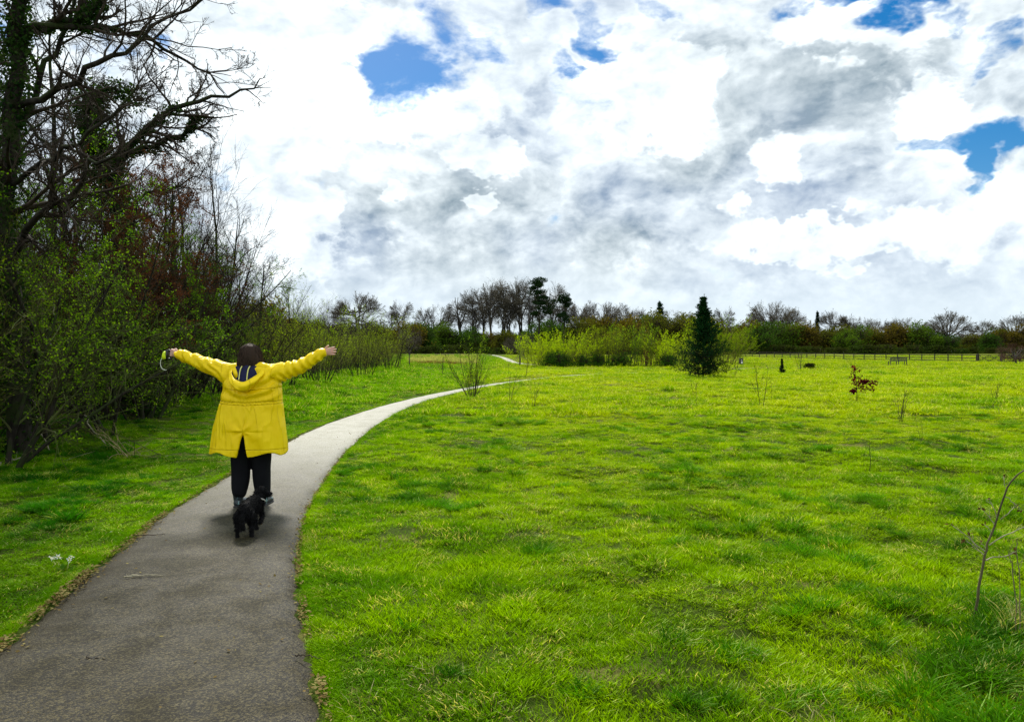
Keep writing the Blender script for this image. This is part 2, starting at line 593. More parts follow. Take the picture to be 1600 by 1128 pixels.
xs = axis([(-1500, -300, 200), (-300, -60, 30), (-60, -20, 4), (-20, -9, .6), (-9, 9, .12), (9, 24, .3), (24, 60, 1.2), (60, 140, 6), (140, 300, 32), (300, 1500, 240)])
ys = axis([(-60, -8, 8), (-8, 2, 1), (2, 14, .12), (14, 30, .25), (30, 60, .8), (60, 130, 2.5), (130, 260, 8), (260, 500, 40), (500, 3000, 500)])
GX, GY = np.meshgrid(xs, ys)
PD = pdist(GX, GY)
GZ = height(GX, GY, PD)
nx, ny = len(xs), len(ys)
ii = (np.arange(ny - 1)[:, None] * nx + np.arange(nx - 1)[None, :]).ravel()
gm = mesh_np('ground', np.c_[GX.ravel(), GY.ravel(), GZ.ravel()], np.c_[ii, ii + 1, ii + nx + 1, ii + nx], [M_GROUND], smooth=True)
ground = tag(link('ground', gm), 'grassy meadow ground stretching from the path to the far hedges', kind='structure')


def strip(name, L, Rr, mat, cols=9, z=0.006):
    n = len(L)
    t = np.linspace(0, 1, cols)
    P = L[:, None, :] * (1 - t)[None, :, None] + Rr[:, None, :] * t[None, :, None]
    # ragged rims
    s = np.arange(n)
    for side, cidx in ((0, 0), (1, cols - 1)):
        w = (vnoise(s * .9 + 7 * side, s * 0 + side * 5, 11) - .5) * .10
        P[:, cidx, 0] += w * (1 if side else 1)
    Z = z + 0.02 * (1 - (2 * t - 1) ** 2)[None, :] * np.ones((n, 1)) + (vnoise(P[..., 0] * 1.3, P[..., 1] * 1.3, 8) - .5) * .012
    Z[:, 0] -= .03; Z[:, -1] -= .03
    Z += 1.15 * sstep(P[..., 1], 120, 240)
    V = np.c_[P.reshape(-1, 2), Z.ravel()]
    ii = (np.arange(n - 1)[:, None] * cols + np.arange(cols - 1)[None, :]).ravel()
    me = mesh_np(name, V, np.c_[ii, ii + 1, ii + cols + 1, ii + cols], [mat], smooth=True)
    at_ = me.attributes.new('edge', 'FLOAT', 'POINT')
    e = np.abs(2 * t - 1) ** 3
    e = np.where(t < .5, np.abs(2 * t - 1) ** 1.6, .75 * e)
    at_.data.foreach_set('value', np.tile(e, n).astype(np.float32))
    return me


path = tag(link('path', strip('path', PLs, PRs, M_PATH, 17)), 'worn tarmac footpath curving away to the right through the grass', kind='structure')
path2 = tag(link('side_path', strip('side_path', B_L, B_R, M_PATH, 5)), 'pale side path bending toward the far trees', kind='structure')

# ------------------------------------------------------------------ grass (geometry nodes on scattered points)
def tuft_mesh(name, mat, rng, n, rad, h0, h1, w, lean, segs=2, clump=1.0):
    """blades as narrow strips, narrowing to the tip"""
    a = rng.uniform(0, 2 * np.pi, n)
    r = rad * rng.uniform(0, 1, n) ** (.5 * clump)
    base = np.c_[np.cos(a) * r, np.sin(a) * r, np.full(n, -.01)]
    H = rng.uniform(h0, h1, n)
    da = a + rng.normal(0, 1.1, n)
    L = H * (lean * (.3 + .9 * r / rad) + rng.normal(0, .18, n))
    dirv = np.c_[np.cos(da), np.sin(da), np.zeros(n)]
    wa = rng.uniform(0, np.pi, n)
    wd = np.c_[np.cos(wa), np.sin(wa), np.zeros(n)] * w
    Vs, tips = [], []
    for k in range(segs + 1):
        t = k / segs
        c = base + dirv * (L * t ** 1.8)[:, None] + np.c_[np.zeros(n), np.zeros(n), H * (t - .22 * t * t * np.clip(np.abs(lean), 0, 1))]
        ww = (1 - .12 * t if t < 1 else .18) * .5
        Vs += [c - wd * ww, c + wd * ww]
        tips += [t, t]
    V = np.stack(Vs, 1).reshape(-1, 3)
    K = 2 * (segs + 1)
    b0 = np.arange(n) * K
    Q = np.concatenate([np.c_[b0 + 2 * k, b0 + 2 * k + 1, b0 + 2 * k + 3, b0 + 2 * k + 2] for k in range(segs)])
    me = mesh_np(name, V, Q, [mat])
    at_ = me.attributes.new('tip', 'FLOAT', 'POINT')
    at_.data.foreach_set('value', np.tile(np.array(tips, np.float32), n))
    return me


def scatter_object(name, label, pts, rotz, scl, protos, mat, tilt=None):
    """ONE object: a cloud of points that geometry nodes covers with tufts"""
    n = len(pts)
    me = bpy.data.meshes.new(name)
    me.vertices.add(n)
    me.vertices.foreach_set('co', np.asarray(pts, np.float32).ravel())
    rot = np.zeros((n, 3), np.float32)
    rot[:, 2] = rotz
    if tilt is not None: rot[:, :2] = tilt
    a1 = me.attributes.new('rot', 'FLOAT_VECTOR', 'POINT'); a1.data.foreach_set('vector', rot.ravel())
    s3 = np.asarray(scl, np.float32)
    if s3.ndim == 1: s3 = np.repeat(s3[:, None], 3, 1)
    a2 = me.attributes.new('scl', 'FLOAT_VECTOR', 'POINT'); a2.data.foreach_set('vector', np.ascontiguousarray(s3).ravel())
    me.materials.append(mat)
    o = tag(link(name, me), label, kind='stuff')
    ng = bpy.data.node_groups.new(name, 'GeometryNodeTree')
    ng.interface.new_socket('Geometry', in_out='INPUT', socket_type='NodeSocketGeometry')
    ng.interface.new_socket('Geometry', in_out='OUTPUT', socket_type='NodeSocketGeometry')
    N, L = ng.nodes, ng.links
    gi, go = N.new('NodeGroupInput'), N.new('NodeGroupOutput')
    join = N.new('GeometryNodeJoinGeometry')
    for i, pm in enumerate(protos):
        po = bpy.data.objects.new(name + '_tuft', pm)
        oi = N.new('GeometryNodeObjectInfo')
        oi.inputs['Object'].default_value = po
        oi.inputs['As Instance'].default_value = True
        L.new(oi.outputs['Geometry'], join.inputs[0])
    iop = N.new('GeometryNodeInstanceOnPoints')
    iop.inputs['Pick Instance'].default_value = True
    L.new(gi.outputs[0], iop.inputs['Points'])
    L.new(join.outputs[0], iop.inputs['Instance'])
    rnd = N.new('FunctionNodeRandomValue'); rnd.data_type = 'INT'
    rnd.inputs['Min'].default_value = 0; rnd.inputs['Max'].default_value = len(protos) - 1
    rnd.inputs[4].default_value = 0; rnd.inputs[5].default_value = len(protos) - 1
    L.new(rnd.outputs[2], iop.inputs['Instance Index'])
    for an, sk in (('rot', 'Rotation'), ('scl', 'Scale')):
        na = N.new('GeometryNodeInputNamedAttribute'); na.data_type = 'FLOAT_VECTOR'
        na.inputs[0].default_value = an
        L.new(na.outputs[0], iop.inputs[sk])
    L.new(iop.outputs[0], go.inputs[0])
    md = o.modifiers.new('scatter', 'NODES')
    md.node_group = ng
    return o


rg = np.random.default_rng(7)


def wedge(n, y0, y1, m=1.0, lo=-1e9):
    """random points over the part of the field in front of the camera (with a margin)"""
    y = np.sqrt(rg.uniform(y0 * y0, y1 * y1, int(n)))
    half = .70 * y * 1.06 + m
    x = rg.uniform(-1, 1, int(n)) * half
    k = x > lo
    return x[k], y[k]


def finish(x, y, keep_pd=0.02):
    pd = pdist(x, y)
    k = pd > keep_pd
    x, y, pd = x[k], y[k], pd[k]
    return x, y, height(x, y, pd), pd


def area(y0, y1, m=1.0):
    return (.742 * (y1 ** 2 - y0 ** 2)) + 2 * m * (y1 - y0)


short = [tuft_mesh('short_tuft', M_GRASS, rg, 90, .115, .022, .062, .0056, .8) for _ in range(4)]
far_short = [tuft_mesh('field_tuft', M_GRASS, rg, 64, .24, .05, .14, .013, .8) for _ in range(4)]
vfar = [tuft_mesh('distant_tuft', M_GRASS, rg, 60, .55, .06, .17, .028, .9, 1) for _ in range(3)]
lush = [tuft_mesh('lush_tuft', M_LUSH, rg, 120, .10, .07, .17, .0065, .9, 3) for _ in range(4)]
far_lush = [tuft_mesh('field_lush_tuft', M_LUSH, rg, 60, .22, .10, .24, .013, .9, 2) for _ in range(3)]
dry = [tuft_mesh('dry_tuft', M_DRY, rg, 40, .13, .025, .075, .0045, 1.3, 2) for _ in range(3)]
far_dry = [tuft_mesh('field_dry_tuft', M_DRY, rg, 30, .22, .06, .18, .011, 1.4, 2) for _ in range(3)]

def bare(x, y):
    """1 in the few worn, straw littered patches of the field"""
    v = vnoise(x * .55 + 31, y * .55 + 8, 91) * .6 + vnoise(x * 2.4, y * 2.4, 92) * .4
    return sstep(v, .70, .76) * sstep(x, -1.2, 0)


# near grass
GP = {k: [] for k in ('near', 'mid', 'far', 'lush', 'flush', 'dry', 'fdry')}


def add(key, x, y, z, s):
    GP[key].append(np.c_[x, y, z, s])


for (y0, y1, dens) in ((1.6, 6, 190), (6, 11, 130), (11, 18, 80)):
    x, y = wedge(area(y0, y1) * dens, y0, y1, lo=-12)
    x, y, z, pd = finish(x, y, .09)
    wood = sstep(-x + (vnoise(x * .8, y * .8, 21) - .5) * 2, 7.3, 8.4)
    gap = vnoise(x * 3.3 + 2, y * 3.3, 61) * .6 + vnoise(x * 7.5, y * 7.5, 62) * .4
    k = (rg.uniform(size=len(x)) > wood * .85) & ((gap > .30) | (rg.uniform(size=len(x)) < .30))
    k &= (bare(x, y) < .5) | (rg.uniform(size=len(x)) < .75)
    x, y, z, pd = x[k], y[k], z[k], pd[k]
    s = (.45 + .55 * vnoise(x * .9, y * .9, 31) + 1.1 * vnoise(x * 3.3, y * 3.3, 32) ** 3) * rg.uniform(.8, 1.25, len(x))
    s *= .50 + .50 * sstep(pd, 0, .5)
    s *= np.where(x < -2.5 + 0 * y, .8, 1)
    s = np.stack([np.full_like(s, 1.0), np.full_like(s, 1.0), s * 1.0], 1)
    GP['near'].append(np.c_[x, y, z, s])
for (y0, y1, dens, key, sc) in ((18, 34, 22, 'mid', .95), (34, 62, 10, 'mid', 1.2), (62, 120, 1.7, 'far', 1.1), (120, 190, .55, 'far', 1.5)):
    x, y = wedge(area(y0, y1) * dens, y0, y1, lo=-13 if y1 < 70 else -60)
    x, y, z, pd = finish(x, y, .2)
    gap = vnoise(x * 1.9 + 2, y * 1.9, 61) * .6 + vnoise(x * 4.1, y * 4.1, 62) * .4
    k = (gap > .31) | (rg.uniform(size=len(x)) < .25)
    x, y, z, pd = x[k], y[k], z[k], pd[k]
    s = (.40 + .5 * vnoise(x * .7, y * .7, 31) + 1.5 * vnoise(x * 2.1, y * 2.1, 32) ** 3) * rg.uniform(.8, 1.3, len(x)) * sc
    s3 = np.stack([np.full_like(s, sc), np.full_like(s, sc), s], 1)
    s3[:, 2] *= .45 + .55 * sstep(pd, 0, 1.2)
    GP[key].append(np.c_[x, y, z, s3])
# lush tussocks
for (y0, y1, dens, key) in ((1.6, 9, 34, 'lush'), (9, 22, 16, 'lush'), (22, 100, 2.2, 'flush')):
    x, y = wedge(area(y0, y1) * dens, y0, y1, lo=-9)
    x, y, z, pd = finish(x, y, .12)
    v = vnoise(x * .9 + 40, y * .9, 41) * .42 + vnoise(x * 3.6, y * 3.6, 42) * .58
    bias = np.where(x < -4, .04, 0) + .04 * sstep(-y, -6.0, -3) * sstep(x, -.2, .8)
    k = v + bias > .60
    x, y, z, pd, v = x[k], y[k], z[k], pd[k], v[k] + bias[k] if np.ndim(bias) else v[k]
    s = (.55 + 1.6 * np.clip(v - .60, 0, .3)) * rg.uniform(.75, 1.25, len(x)) * (.6 + .4 * sstep(pd, .1, .8))
    s = np.where(x < -3, s * .85, s)
    s3 = np.stack([s, s, s * .92], 1)
    GP[key].append(np.c_[x, y, z, s3])
# straw tufts
for (y0, y1, dens, key) in ((1.8, 9, 16, 'dry'), (9, 26, 6, 'dry'), (26, 95, 2.6, 'fdry')):
    x, y = wedge(area(y0, y1) * dens, y0, y1, lo=-7)
    x, y, z, pd = finish(x, y, .1)
    v = vnoise(x * .8 + 11, y * .8 + 5, 51)
    k = (v > .70) | ((rg.uniform(size=len(x)) < .10)) | (bare(x, y) > .5)
    x, y, z = x[k], y[k], z[k]
    s = rg.uniform(.5, 1.1, len(x))
    GP[key].append(np.c_[x, y, z, np.stack([s, s, s * .8], 1)])
# a rim of straggling tufts along both edges of the path
for P in (PLs, PRs):
    P2 = resample(P[(P[:, 1] < 60) & (P[:, 1] > 1.0)], 2600)
    j = rg.normal(0, .03, (len(P2), 2))
    side_ = -1 if P is PLs else 1
    x, y = P2[:, 0] + side_ * (.055 + np.abs(j[:, 0])), P2[:, 1] + j[:, 1]
    s = rg.uniform(.3, .55, len(x))
    GP['near'].append(np.c_[x, y, height(x, y) * 0 + .0, np.stack([s, s, s], 1)])

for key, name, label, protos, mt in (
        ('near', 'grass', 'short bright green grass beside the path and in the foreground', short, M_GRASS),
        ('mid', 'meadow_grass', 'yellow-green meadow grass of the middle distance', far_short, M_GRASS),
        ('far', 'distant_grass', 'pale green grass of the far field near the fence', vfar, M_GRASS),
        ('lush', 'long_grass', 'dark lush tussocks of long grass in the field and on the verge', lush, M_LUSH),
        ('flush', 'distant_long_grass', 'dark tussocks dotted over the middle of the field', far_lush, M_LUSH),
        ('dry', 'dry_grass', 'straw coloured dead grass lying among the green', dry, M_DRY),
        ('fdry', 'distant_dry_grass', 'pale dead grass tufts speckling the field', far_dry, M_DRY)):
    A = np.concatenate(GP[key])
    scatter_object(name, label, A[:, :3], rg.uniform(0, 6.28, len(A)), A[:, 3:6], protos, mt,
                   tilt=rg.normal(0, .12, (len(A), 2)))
    print('GRASS', key, len(A))

# ------------------------------------------------------------------ vegetation generator (vectorised, level by level)
def unit(v):
    return v / np.maximum(np.linalg.norm(v, axis=-1, keepdims=True), 1e-9)


def interp_poly(P, t):
    """P (n,K,3), t (n,) -> point, tangent, index fraction"""
    K = P.shape[1]
    f = np.clip(t, 0, .9999) * (K - 1)
    i = f.astype(int)
    w = (f - i)[:, None]
    r = np.arange(len(P))
    a, c = P[r, i], P[r, i + 1]
    return a * (1 - w) + c * w, unit(c - a), i, w[:, 0]


def grow(rng, o, d, L, r0, r1, K, wob=.15, up=0.0, pull=None):
    """polylines from origins o along directions d; returns P (n,K,3), Rd (n,K)"""
    n = len(o)
    P = np.zeros((n, K, 3)); P[:, 0] = o
    cur = unit(d)
    step = (L / (K - 1))[:, None]
    upv = np.zeros((1, 3)); upv[0, 2] = 1
    for k in range(1, K):
        cur = unit(cur + rng.normal(0, wob, (n, 3)) + up * upv + (0 if pull is None else pull))
        P[:, k] = P[:, k - 1] + cur * step
    t = np.linspace(0, 1, K)[None, :]
    Rd = r0[:, None] * (1 - t) + r1[:, None] * t
    return P, Rd


def spawn(rng, P, Rd, per, t0, t1, ang, lenf, K, wob=.15, up=0.0, rfac=.6, rtip=.25, rmin=.002, jit=.3, flat=0.0, pull=None, upbias=0.0, lshape=.6):
    n = len(P)
    idx = np.repeat(np.arange(n), per)
    t = rng.uniform(t0, t1, len(idx))
    o, tg, i, w = interp_poly(P[idx], t)
    pr = Rd[idx, i] * (1 - w) + Rd[idx, np.minimum(i + 1, Rd.shape[1] - 1)] * w
    plen = np.linalg.norm(np.diff(P, axis=1), axis=2).sum(1)[idx]
    rv = rng.normal(size=(len(idx), 3))
    rv[:, 2] *= (1 - flat)
    side = unit(np.cross(tg, rv))
    a = np.radians(ang) * rng.uniform(1 - jit, 1 + jit, len(idx))
    d = tg * np.cos(a)[:, None] + side * np.sin(a)[:, None]
    d[:, 2] += upbias
    L = plen * lenf * (1 - lshape * (t - t0) / max(t1 - t0, 1e-6)) * rng.uniform(.6, 1.25, len(idx))
    r = np.maximum(np.minimum(pr * .85, pr * rfac * rng.uniform(.8, 1.2, len(idx))), rmin)
    return grow(rng, o, d, L, r, np.maximum(r * rtip, rmin * .6), K, wob, up, pull)


def tubes(P, Rd, sides=3):
    n, K, _ = P.shape
    T = np.gradient(P, axis=1)
    T = unit(T)
    ref = np.zeros_like(T[:, :1]); ref[..., 0] = .31; ref[..., 1] = .87; ref[..., 2] = .38
    A = unit(np.cross(T, ref)); B = np.cross(T, A)
    th = np.linspace(0, 2 * np.pi, sides, endpoint=False)
    V = (P[:, :, None, :] + Rd[:, :, None, None] * (A[:, :, None, :] * np.cos(th)[None, None, :, None] + B[:, :, None, :] * np.sin(th)[None, None, :, None]))
    V = V.reshape(-1, 3)
    base = (np.arange(n) * K * sides)[:, None, None] + (np.arange(K - 1) * sides)[None, :, None]
    s = np.arange(sides)[None, None, :]
    s2 = (s + 1) % sides
    Q = np.stack([base + s, base + s2, base + sides + s2, base + sides + s], -1).reshape(-1, 4)
    return V, Q


def leaves_on(rng, P, per, size, t0=.2, droop=0.0, spread=.0, aspect=.55):
    n = len(P)
    idx = np.repeat(np.arange(n), per)
    t = rng.uniform(t0, 1, len(idx))
    o, tg, _, _ = interp_poly(P[idx], t)
    o = o + rng.normal(0, spread + 1e-6, o.shape)
    s = size * rng.uniform(.6, 1.35, len(idx))
    a = unit(rng.normal(size=o.shape) + tg * .8 - np.array([0, 0, droop]))
    c = unit(np.cross(a, rng.normal(size=o.shape)))
    a = a * s[:, None]; c = c * (s * aspect * .5)[:, None]
    V = np.stack([o, o + a * .45 + c, o + a, o + a * .45 - c], 1).reshape(-1, 3)
    Q = np.arange(len(idx) * 4).reshape(-1, 4)
    return V, Q


class Acc:
    def __init__(s): s.V, s.Q, s.M, s.n = [], [], [], 0

    def add(s, VQ, mi=0):
        V, Q = VQ
        s.V.append(V); s.Q.append(Q + s.n); s.M.append(np.full(len(Q), mi)); s.n += len(V)
        return s

    def mesh(s, name, mats, smooth=True):
        return mesh_np(name, np.concatenate(s.V), np.concatenate(s.Q), mats, np.concatenate(s.M), smooth)


def bark_mat(name, lo, hi, moss=None, mz=0.0, scale=8.0):
    mt, b, out = new_mat(name)
    co = b.node('ShaderNodeTexCoord').outputs['Object']
    st = b.node('ShaderNodeMapping'); b.put(st.inputs[0], co); st.inputs['Scale'].default_value = (1, 1, .3)
    n = b.noise(st.outputs[0], scale, 6, .65)
    c = b.mix(b.ramp(n, .35, .65), lo, hi)
    if moss:
        geo = b.node('ShaderNodeNewGeometry')
        m_ = b.ramp(b.m('ADD', b.noise(co, 3.0, 4, .6), b.m('MULTIPLY', b.sep(geo.outputs['Normal'])[2], .18)), .50 - mz, .66 - mz)
        c = b.mix(m_, c, moss)
    principled(b, out, c, .9, .15, n, .8, .02)
    return mt


M_BARK = bark_mat('dark_bark', (.010, .008, .006), (.036, .030, .022), (.028, .040, .010), .04)
M_TWIG = bark_mat('twig_bark', (.020, .015, .010), (.060, .044, .030))
M_TWIG_MOSS = bark_mat('mossy_twig_bark', (.030, .028, .012), (.080, .072, .030), (.075, .100, .020), .05)
M_FARTWIG = bark_mat('far_grey_twig', (.060, .052, .034), (.13, .115, .080))  # paler than near twigs, distance haze mixed into the colour
M_TWIG_OLIVE = bark_mat('olive_twig_bark', (.060, .055, .018), (.15, .13, .045))
M_TWIG_RED = bark_mat('reddish_twig_bark', (.050, .026, .018), (.12, .062, .038))
M_TWIG_YEL = bark_mat('yellow_twig_bark', (.13, .12, .02), (.27, .25, .05))
M_GREYBARK = bark_mat('grey_bark', (.035, .032, .028), (.110, .10, .085))
M_LEAF = leafy('new_leaf', ((.100, .200, .006), (.060, .150, .007), (.200, .320, .010)), .5, use_obj=True, pscale=.6)
M_IVY = leafy('ivy_leaf', ((.012, .035, .008), (.022, .055, .010), (.05, .09, .02)), .25, use_obj=True, pscale=1.0)
M_COPPER = leafy('dead_beech_leaf', ((.095, .045, .020), (.14, .070, .030), (.07, .032, .016)), .4, pscale=1.0, tcol=(1.2, .8, .5))
M_FARLEAF = leafy('hedge_leaf', ((.045, .062, .010), (.075, .088, .016), (.110, .120, .026)), .35, use_obj=True, gloss=0, pscale=.12)


def make_plant(name, trunk, crown, tm, cm, smooth=True, trunk_name='trunk', crown_name='crown'):
    root = empty(name, (0, 0, 0))
    if trunk: kid(link(trunk_name, trunk.mesh(name + '_trunk', tm), root), root)
    if crown: kid(link(crown_name, crown.mesh(name + '_crown', cm, smooth), root), root)
    return root


USED = set()


def place(proto, loc, rz, scl, label, cat, group=None, color=None, tilt=(0, 0)):
    """first use moves the prototype itself, later ones copy it"""
    if isinstance(scl, (int, float)): scl = (scl,) * 3
    if proto.name in USED:
        o = copy_thing(proto, loc, rz, scl, color, tilt)
    else:
        USED.add(proto.name)
        o = proto
        o.location, o.rotation_euler, o.scale = loc, (tilt[0], tilt[1], rz), scl
        if color is not None:
            for ch in KIDS[proto.name]: ch.color = color
    for k in ('label', 'category', 'group'):
        if k in o: del o[k]
    tag(o, label, cat, group)
    return o


def stems_arr(rng, n, spread, lean, L, r, K=7, wob=.06, up=.03, az0=0, az1=2 * np.pi, rmin=.4):
    a = rng.uniform(az0, az1, n)
    q = spread * np.sqrt(rng.uniform(0, 1, n))
    o = np.c_[np.cos(a) * q, np.sin(a) * q, np.full(n, -.1)]
    le = lean * rng.uniform(.2, 1.2, n)
    d = np.c_[np.cos(a) * np.sin(le), np.sin(a) * np.sin(le), np.cos(le)]
    Ls = L * rng.uniform(.65, 1.1, n)
    rr = r * rng.uniform(rmin, 1.1, n)
    return grow(rng, o, d, Ls, rr, rr * .25, K, wob, up)


# ---- thicket shrub: many stems, dense zig-zag twigs, tiny fresh leaves
def thicket_shrub(name, seed, H=5.0, stems=7, leaf=.045, leafn=3, twig=M_TWIG_MOSS, lean=.45, dens=1.0, leafmat=M_LEAF, drop=.0, upd=.05, rr=.045):
    rng = np.random.default_rng(seed)
    P0, R0 = stems_arr(rng, stems, .35, lean, H, rr, 8, .10, upd)
    P1, R1 = spawn(rng, P0, R0, int(11 * dens), .12, .95, 52, .42, 6, .14, .02 - drop, .55, .3, .004)
    P2, R2 = spawn(rng, P1, R1, int(7 * dens), .15, 1, 48, .50, 5, .18, .02 - drop, .6, .35, .0028)
    P3, R3 = spawn(rng, P2, R2, 4, .15, 1, 45, .55, 4, .2, 0 - drop, .7, .4, .0022)
    T = Acc().add(tubes(P0, R0, 6))
    C = Acc().add(tubes(P1, R1, 4), 0).add(tubes(P2, R2, 3), 0).add(tubes(P3, R3, 3), 0)
    if leafn: C.add(leaves_on(rng, P3, leafn, leaf, .1, 0, .02), 1)
    return make_plant(name, T, C, [M_BARK], [twig, leafmat], smooth=False)


# ---- hazel or birch like: long straight fine shoots fanning outward
def fan_shrub(name, seed, H=6.0, stems=12, lean=.38, twig=M_TWIG, leafn=0, leaf=.03, per1=9, per2=6, leafmat=M_LEAF, r=.03, spread=.4, up=.0, wob=.04, ang=28):
    rng = np.random.default_rng(seed)
    P0, R0 = stems_arr(rng, stems, spread, lean, H, r, 8, wob, up)
    P1, R1 = spawn(rng, P0, R0, per1, .2, .97, ang, .40, 6, .07, up, .55, .3, .003)
    P2, R2 = spawn(rng, P1, R1, per2, .15, 1, ang, .45, 5, .08, up, .6, .35, .0022)
    T = Acc().add(tubes(P0, R0, 5))
    C = Acc().add(tubes(P1, R1, 3)).add(tubes(P2, R2, 3))
    if leafn: C.add(leaves_on(rng, P2, leafn, leaf, .05, 0, .01), 1)
    return make_plant(name, T, C, [M_BARK if r > .02 else twig], [twig, leafmat], smooth=False, trunk_name='stems')


# ---- broad bare tree
def bare_tree(name, seed, H=12, trunk_r=.25, limbs=9, ang=50, first=.22, lenf=.62, n2=7, n3=7, n4=5, wob=.12, up=.05, rmin=.012, twig=M_TWIG, leafmat=None, leafn=0, leaf=.05, stems=1, lean=.05, bark=M_BARK):
    rng = np.random.default_rng(seed)
    P0, R0 = stems_arr(rng, stems, .01 + .3 * (stems > 1), lean, H * .86, trunk_r, 9, .05, .02, rmin=.8)
    R0[:, -1] *= .4
    P1, R1 = spawn(rng, P0, R0, limbs, first, .98, ang, lenf, 8, wob, up, .62, .25, rmin * 2, lshape=.55)
    P2, R2 = spawn(rng, P1, R1, n2, .22, 1, 42, .50, 6, wob, up * .6, .62, .3, rmin * 1.3)
    P3, R3 = spawn(rng, P2, R2, n3, .2, 1, 40, .50, 5, wob * 1.2, up * .4, .65, .35, rmin)
    T = Acc().add(tubes(P0, R0, 8)).add(tubes(P1, R1, 5))
    C = Acc().add(tubes(P2, R2, 4)).add(tubes(P3, R3, 3))
    if n4:
        P4, R4 = spawn(rng, P3, R3, n4, .2, 1, 40, .55, 4, wob * 1.3, 0, .7, .4, rmin * .7)
        C.add(tubes(P4, R4, 3))
    else:
        P4 = P3
    if leafn: C.add(leaves_on(rng, P4, leafn, leaf, .1, .2, .02), 1)
    return make_plant(name, T, C, [bark], [twig, leafmat or M_LEAF], smooth=False)


# ---- crown grown outward to an ellipsoid, for the bare trees of the skyline
def dome_tree(name, seed, H=12, W=10, base=.22, trunk_r=.3, limbs=12, n2=8, n3=7, n4=5, rmin=.03, ctr=.58, twig=None, stems=1, lo=.15, top=1.0):
    rng = np.random.default_rng(seed)
    c = np.array([0, 0, H * ctr]); ell = np.array([W / 2, W / 2, H * (1 - ctr)])
    P0, R0 = stems_arr(rng, stems, .01 + .05 * W * (stems > 1), .06 + .1 * (stems > 1), H * (ctr + .18), trunk_r, 8, .05, .03, rmin=.8)
    k = limbs
    idx = np.arange(k) % stems
    o, tg, _, _ = interp_poly(P0[idx], rng.uniform(base / (ctr + .18), .95, k))
    a = np.arange(k) * 2.399 + rng.uniform(0, .5, k)
    zt = rng.uniform(-.35 + lo, .95, k) * top
    tgt = c + ell * .66 * np.c_[np.cos(a) * np.sqrt(1 - zt ** 2), np.sin(a) * np.sqrt(1 - zt ** 2), zt]
    d = tgt - o
    P1, R1 = grow(rng, o, d, np.linalg.norm(d, axis=1), trunk_r * rng.uniform(.35, .6, k), np.full(k, rmin * 1.6), 8, .13, .03)

    def out_level(P, Rd, per, t0, ln, K, rnd, wob, r):
        ix = np.repeat(np.arange(len(P)), per)
        o, tg, i, w = interp_poly(P[ix], rng.uniform(t0, 1, len(ix)))
        q = (o - c) / ell
        rad = np.linalg.norm(q, axis=1)
        dout = unit((o - c) / ell ** 1.0 + 1e-6)
        d = unit(dout * .9 + unit(rng.normal(size=o.shape)) * rnd + tg * .5)
        L = np.clip(1.06 - rad, .10, 1) * ln * W * rng.uniform(.5, 1.15, len(ix))
        rr = np.minimum(Rd[ix, i] * .6, r * 2.2)
        return grow(rng, o, d, L, np.maximum(rr, r), np.full(len(ix), r * .55), K, wob, .02)
    P2, R2 = out_level(P1, R1, n2, .25, .55, 6, .85, .15, rmin * 1.3)
    P3, R3 = out_level(P2, R2, n3, .2, .50, 5, .95, .18, rmin)
    T = Acc().add(tubes(P0, R0, 8)).add(tubes(P1, R1, 5))
    C = Acc().add(tubes(P2, R2, 4)).add(tubes(P3, R3, 3))
    if n4:
        P4, R4 = out_level(P3, R3, n4, .2, .40, 3, 1.0, .2, rmin * .65)
        C.add(tubes(P4, R4, 3))
    return make_plant(name, T, C, [M_GREYBARK], [twig or M_FARTWIG])


# ---- distant hedge bush: twiggy crown filled with leaf clumps
def hedge_bush(name, seed, H=7.5, W=4.2, n=4200, size=.22, twigs=900, round_=1.0):
    rng = np.random.default_rng(seed)
    K = 7
    cent = np.c_[rng.normal(0, W * .42, K), rng.normal(0, W * .3, K), rng.uniform(.28, .74, K) * H]
    rad = rng.uniform(.30, .52, K) * W
    k = rng.integers(0, K, n)
    dirs = unit(rng.normal(size=(n, 3)))
    rr = rng.uniform(.35, 1, n) ** .5
    p = cent[k] + dirs * (rad[k] * rr * (1 + .15 * rng.normal(size=n)))[:, None] * np.array([1, 1, 1.15])
    low = rng.uniform(size=n) < .30
    p[low] = np.c_[rng.normal(0, W * .5, low.sum()), rng.normal(0, W * .35, low.sum()), rng.uniform(0, .45, low.sum()) * H]
    p[:, 2] = np.clip(p[:, 2], .05, H * 1.05)
    a = unit(rng.normal(size=(n, 3))); c = unit(np.cross(a, rng.normal(size=(n, 3))))
    s = size * rng.uniform(.5, 1.3, n)
    a, c = a * s[:, None], c * (s * .42)[:, None]
    V = np.stack([p - a, p + c, p + a, p - c], 1).reshape(-1, 3)
    C = Acc().add((V, np.arange(n * 4).reshape(-1, 4)), 1)
    m_ = twigs
    k = rng.integers(0, K, m_)
    o = cent[k] * np.array([.8, .8, .7])
    d = unit(rng.normal(size=(m_, 3)) * .55 + np.array([0, 0, 1.0]))
    P, Rd = grow(rng, o, d, rad[k] * rng.uniform(1.0, 1.75, m_), np.full(m_, .030), np.full(m_, .008), 4, .12, .04)
    C.add(tubes(P, Rd, 3), 0)
    P0, R0 = stems_arr(rng, 5, .8, .3, H * .6, .10, 5, .08, .02)
    return make_plant(name, Acc().add(tubes(P0, R0, 5)), C, [M_BARK], [M_TWIG, M_FARLEAF], smooth=False, trunk_name='stems')


